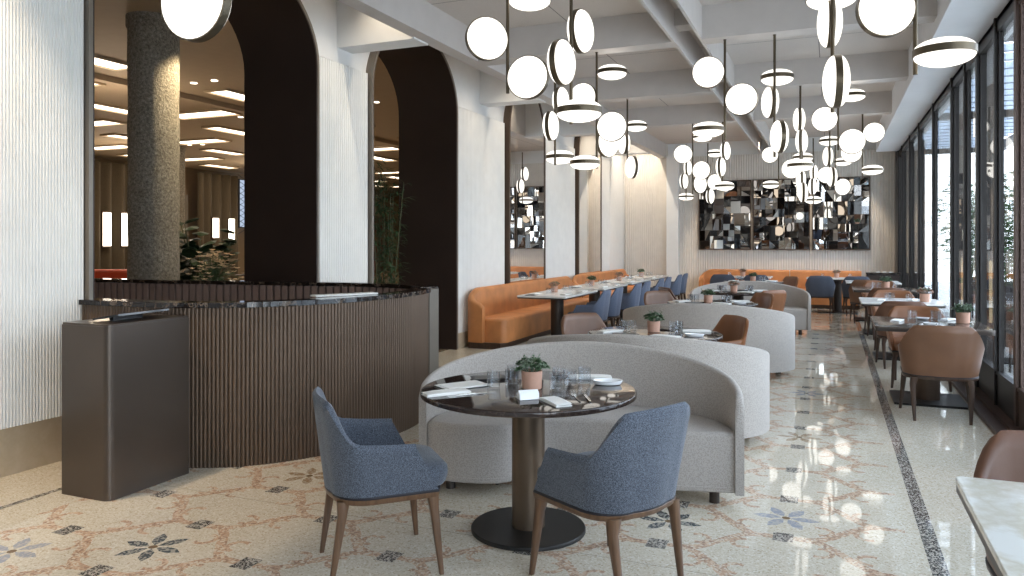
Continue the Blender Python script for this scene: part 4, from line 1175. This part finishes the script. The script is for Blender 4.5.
def make_disc():
    dm = MB(); prof = []
    for k in range(0, 11):
        a = -pi/2+(pi/2)*k/10
        if k < 10: prof.append((max(.0005, .163*cos(a)), -.017+.064*sin(a)))
    prof.append((.163, -.017))
    prof2 = [(r, -z) for r, z in prof[::-1]]
    dm.lathe(prof, 36); dm.lathe(prof2, 36)
    d_ = dm.build('lamp_disc', 'lampglow', smooth=40)
    MB().lathe([(.160, -.021), (.169, -.021), (.169, .021), (.160, .021)], 40).build('rim', 'rodmetal', d_, smooth=30)
    return d_
for (X, Y, zb, ds), lab in zip(RODS, PL):
    t_ = thing('pendant_light', lab, 'pendant lamp', (X, Y, 3.68), 0, 'clusters of disc pendants under the beams')
    MB().lathe([(.0135, zb-.04-3.68), (.0135, 0)], 10).build('rod', 'rodmetal', t_, smooth=40)
    MB().lathe([(.017, -.008), (.017, 0)], 12).build('ceiling_plate', 'rodmetal', t_, smooth=40)
    for ty, az, z in ds:
        if disc_src is None: d_ = disc_src = make_disc()
        else:
            d_ = disc_src.copy(); COL.objects.link(d_)
            for ch in disc_src.children: c_ = ch.copy(); COL.objects.link(c_); c_.parent = d_
        d_.parent = t_; a = radians(az)
        d_.location = (.172*cos(a), .172*sin(a), z-3.68)
        d_.rotation_euler = (0, 0, a) if ty == 'H' else (radians(90), 0, a)

# ================================================================== OUTSIDE
struct(MB().box(1.58, 16, -4, 34, -.14, -.02).build('ground_terrace', 'terrace'))
tag(MB().box(19.5, 20, -6, 60, -.1, 3.6).build('garden_wall', 'render'), 'plain blue grey building wall beyond the terrace', 'wall')
t_ = thing('slatted_canopy', 'grey slatted canopy outside above the terrace', 'canopy', (1.62, 0, 3.55))
mb = MB()
for k in range(46):
    mb.obox((.9, -2+k*.52, .25), 1.8, .2, .02, 0, Matrix.Rotation(radians(35), 3, 'X'))
mb.build('slats', 'louvre', t_); mb = MB()
for Y in (-2, 3.5, 9, 14.5, 20): mb.box(0, 1.9, Y-.04, Y+.04, .0, .12)
mb.box(1.8, 1.92, -2.2, 22, 0, .18); mb.build('frame', 'winframe', t_)
def outdoor_set(X, Y, nm):
    t_ = thing('terrace_table', 'dark square terrace table outside the glass, %s' % nm, 'table', (X, Y, -.02), 0, 'terrace tables')
    MB().poly(rrect(.8, .8, .03), .71, .74, 0).build('tabletop', 'darktop', t_); MB().lathe([(.28, 0), (.28, .02), (.035, .04), (.035, .71)], 20).build('pedestal', 'blackmetal', t_)
    for s_ in (-1, 1):
        c_ = thing('terrace_chair', 'rattan terrace chair with mauve cushion, %s side of %s terrace table' % ('near' if s_ < 0 else 'far', nm), 'chair', (X, Y+s_*.72, -.02), 0 if s_ < 0 else pi, 'terrace chairs')
        MB().poly(rrect(.56, .54, .08), .3, .38, .01).build('seat', 'rattan', c_); MB().poly(rrect(.48, .46, .08), .38, .46, .03).build('cushion', 'cushion', c_, smooth=40)
        P = [Vector((-.28, .2)), Vector((-.28, -.16)), Vector((-.2, -.27)), Vector((.2, -.27)), Vector((.28, -.16)), Vector((.28, .2))]
        P = resample(P, .08); mb = MB(); shell_mesh(P, .3, [.62+.2*max(0, -p.y/.27) for p in P], .03, mb, side=1); mb.build('backrest', 'rattan', c_)
        for ax in (-.24, .24):
            for ay in (-.22, .22): MB().tube((ax, ay, 0), (ax*.95, ay*.95, .31), .014, .016).build('leg', 'blackmetal', c_)
outdoor_set(2.2, 11.6, 'nearest'); outdoor_set(2.55, 13.9, 'second'); outdoor_set(2.9, 17.5, 'third'); outdoor_set(4.3, 11.0, 'outermost')
cane_plant(2.9, 20.6, 'tall bamboo clump beyond the terrace, left of the frame', 'bamboo', 3.0, 14, .8, 21, .32, .055, 'bamboo_clump')
cane_plant(2.75, 15.2, 'tall bamboo clump beyond the glass, nearest the window frames', 'bamboo', 2.7, 18, .7, 22, .32, .055, 'bamboo_clump')
cane_plant(6.4, 14.8, 'tall bamboo clump in front of the pale outside wall', 'bamboo', 3.4, 10, .9, 23, .32, .035, 'bamboo_clump')

# ================================================================== LIGHT
w = bpy.data.worlds.new('World'); S.world = w; w.use_nodes = True; nt = NT(w.node_tree); w.node_tree.nodes.clear()
out = nt.new('ShaderNodeOutputWorld'); bg = nt.new('ShaderNodeBackground'); nt.l.new(bg.outputs[0], out.inputs[0])
g = nt.new('ShaderNodeTexCoord'); z_ = nt.sep(g.outputs['Generated'])[2]
nt.l.new(nt.ramp(z_, [(.0, (.88, .94, 1)), (.6, (.66, .80, 1))]), bg.inputs[0]); bg.inputs[1].default_value = 4.9
def area(name, loc, rot, sx, sy, power, col, portal=False, spread=pi):
    l = bpy.data.lights.new(name, 'AREA'); l.shape = 'RECTANGLE'; l.size = sx; l.size_y = sy; l.energy = power; l.color = col; l.spread = spread
    if portal: l.cycles.is_portal = True
    o = bpy.data.objects.new(name, l); COL.objects.link(o); o.location = loc; o.rotation_euler = rot; return o
area('window_portal', (1.62, 7.9, 1.95), (0, radians(90), 0), 3.2, 22, 1, (1, 1, 1), True)
def spot(name, loc, tgt, power, col, ang, blend=.6, r=.04):
    l = bpy.data.lights.new(name, 'SPOT'); l.energy = power; l.color = col; l.spot_size = radians(ang); l.spot_blend = blend; l.shadow_soft_size = r
    o = bpy.data.objects.new(name, l); COL.objects.link(o); o.location = loc
    o.rotation_euler = (Vector(tgt)-Vector(loc)).to_track_quat('-Z', 'Y').to_euler(); return o
warm = (1, .80, .58)
for i, Y in enumerate((2.6, 6.75, 7.65, 10.2, 11.3, 13.6, 15.1, 17.2, 17.75)):
    spot('wall_washer', (-4.2, Y, 4.7), (-4.75, Y, .3), 95, (1, .86, .68), 72, 1)
for X in (-2.6, -1.5, -.4, .6): spot('back_washer', (X, 18.6, 4.0), (X, 19.55, .8), 130, warm, 42)
spot('stand_downlight', (-4.5, 2.5, 4.7), (-4.65, 2.9, 0), 260, warm, 60)
spot('niche_washer', (-4.4, 18.5, 4.6), (-4.3, 19.6, 1.2), 170, (1, .87, .70), 100, 1)
spot('column_spot', (-7.15, 7.75, 4.35), (-7.8, 7.35, 2.6), 260, (1, .8, .5), 70)  # added spot under the ceiling, aimed down to brighten the column's right side
for p in ((-12, 10), (-14, 18), (-19, 16), (-19, 22)):  # added point fill lights without fixtures, brightening the lobby
    l = bpy.data.lights.new('lobby_fill', 'POINT'); l.energy = 55; l.color = (1, .82, .62); l.shadow_soft_size = .3
    o = bpy.data.objects.new('lobby_fill', l); COL.objects.link(o); o.location = (*p, 3.2)

# ================================================================== CAMERA
cam = bpy.data.cameras.new('Camera'); co = bpy.data.objects.new('Camera', cam); COL.objects.link(co)
co.location = (0, 0, 1.53); co.rotation_euler = (radians(90), 0, math.atan2(319, 765))
cam.sensor_width = 36; cam.lens = 765/1024*36; cam.shift_y = -46/1024; cam.clip_end = 200
S.camera = co
S.view_settings.view_transform = 'Standard'; S.view_settings.look = 'None'; S.view_settings.gamma = 1
S.view_settings.use_curve_mapping = False; S.view_settings.exposure = 0.55
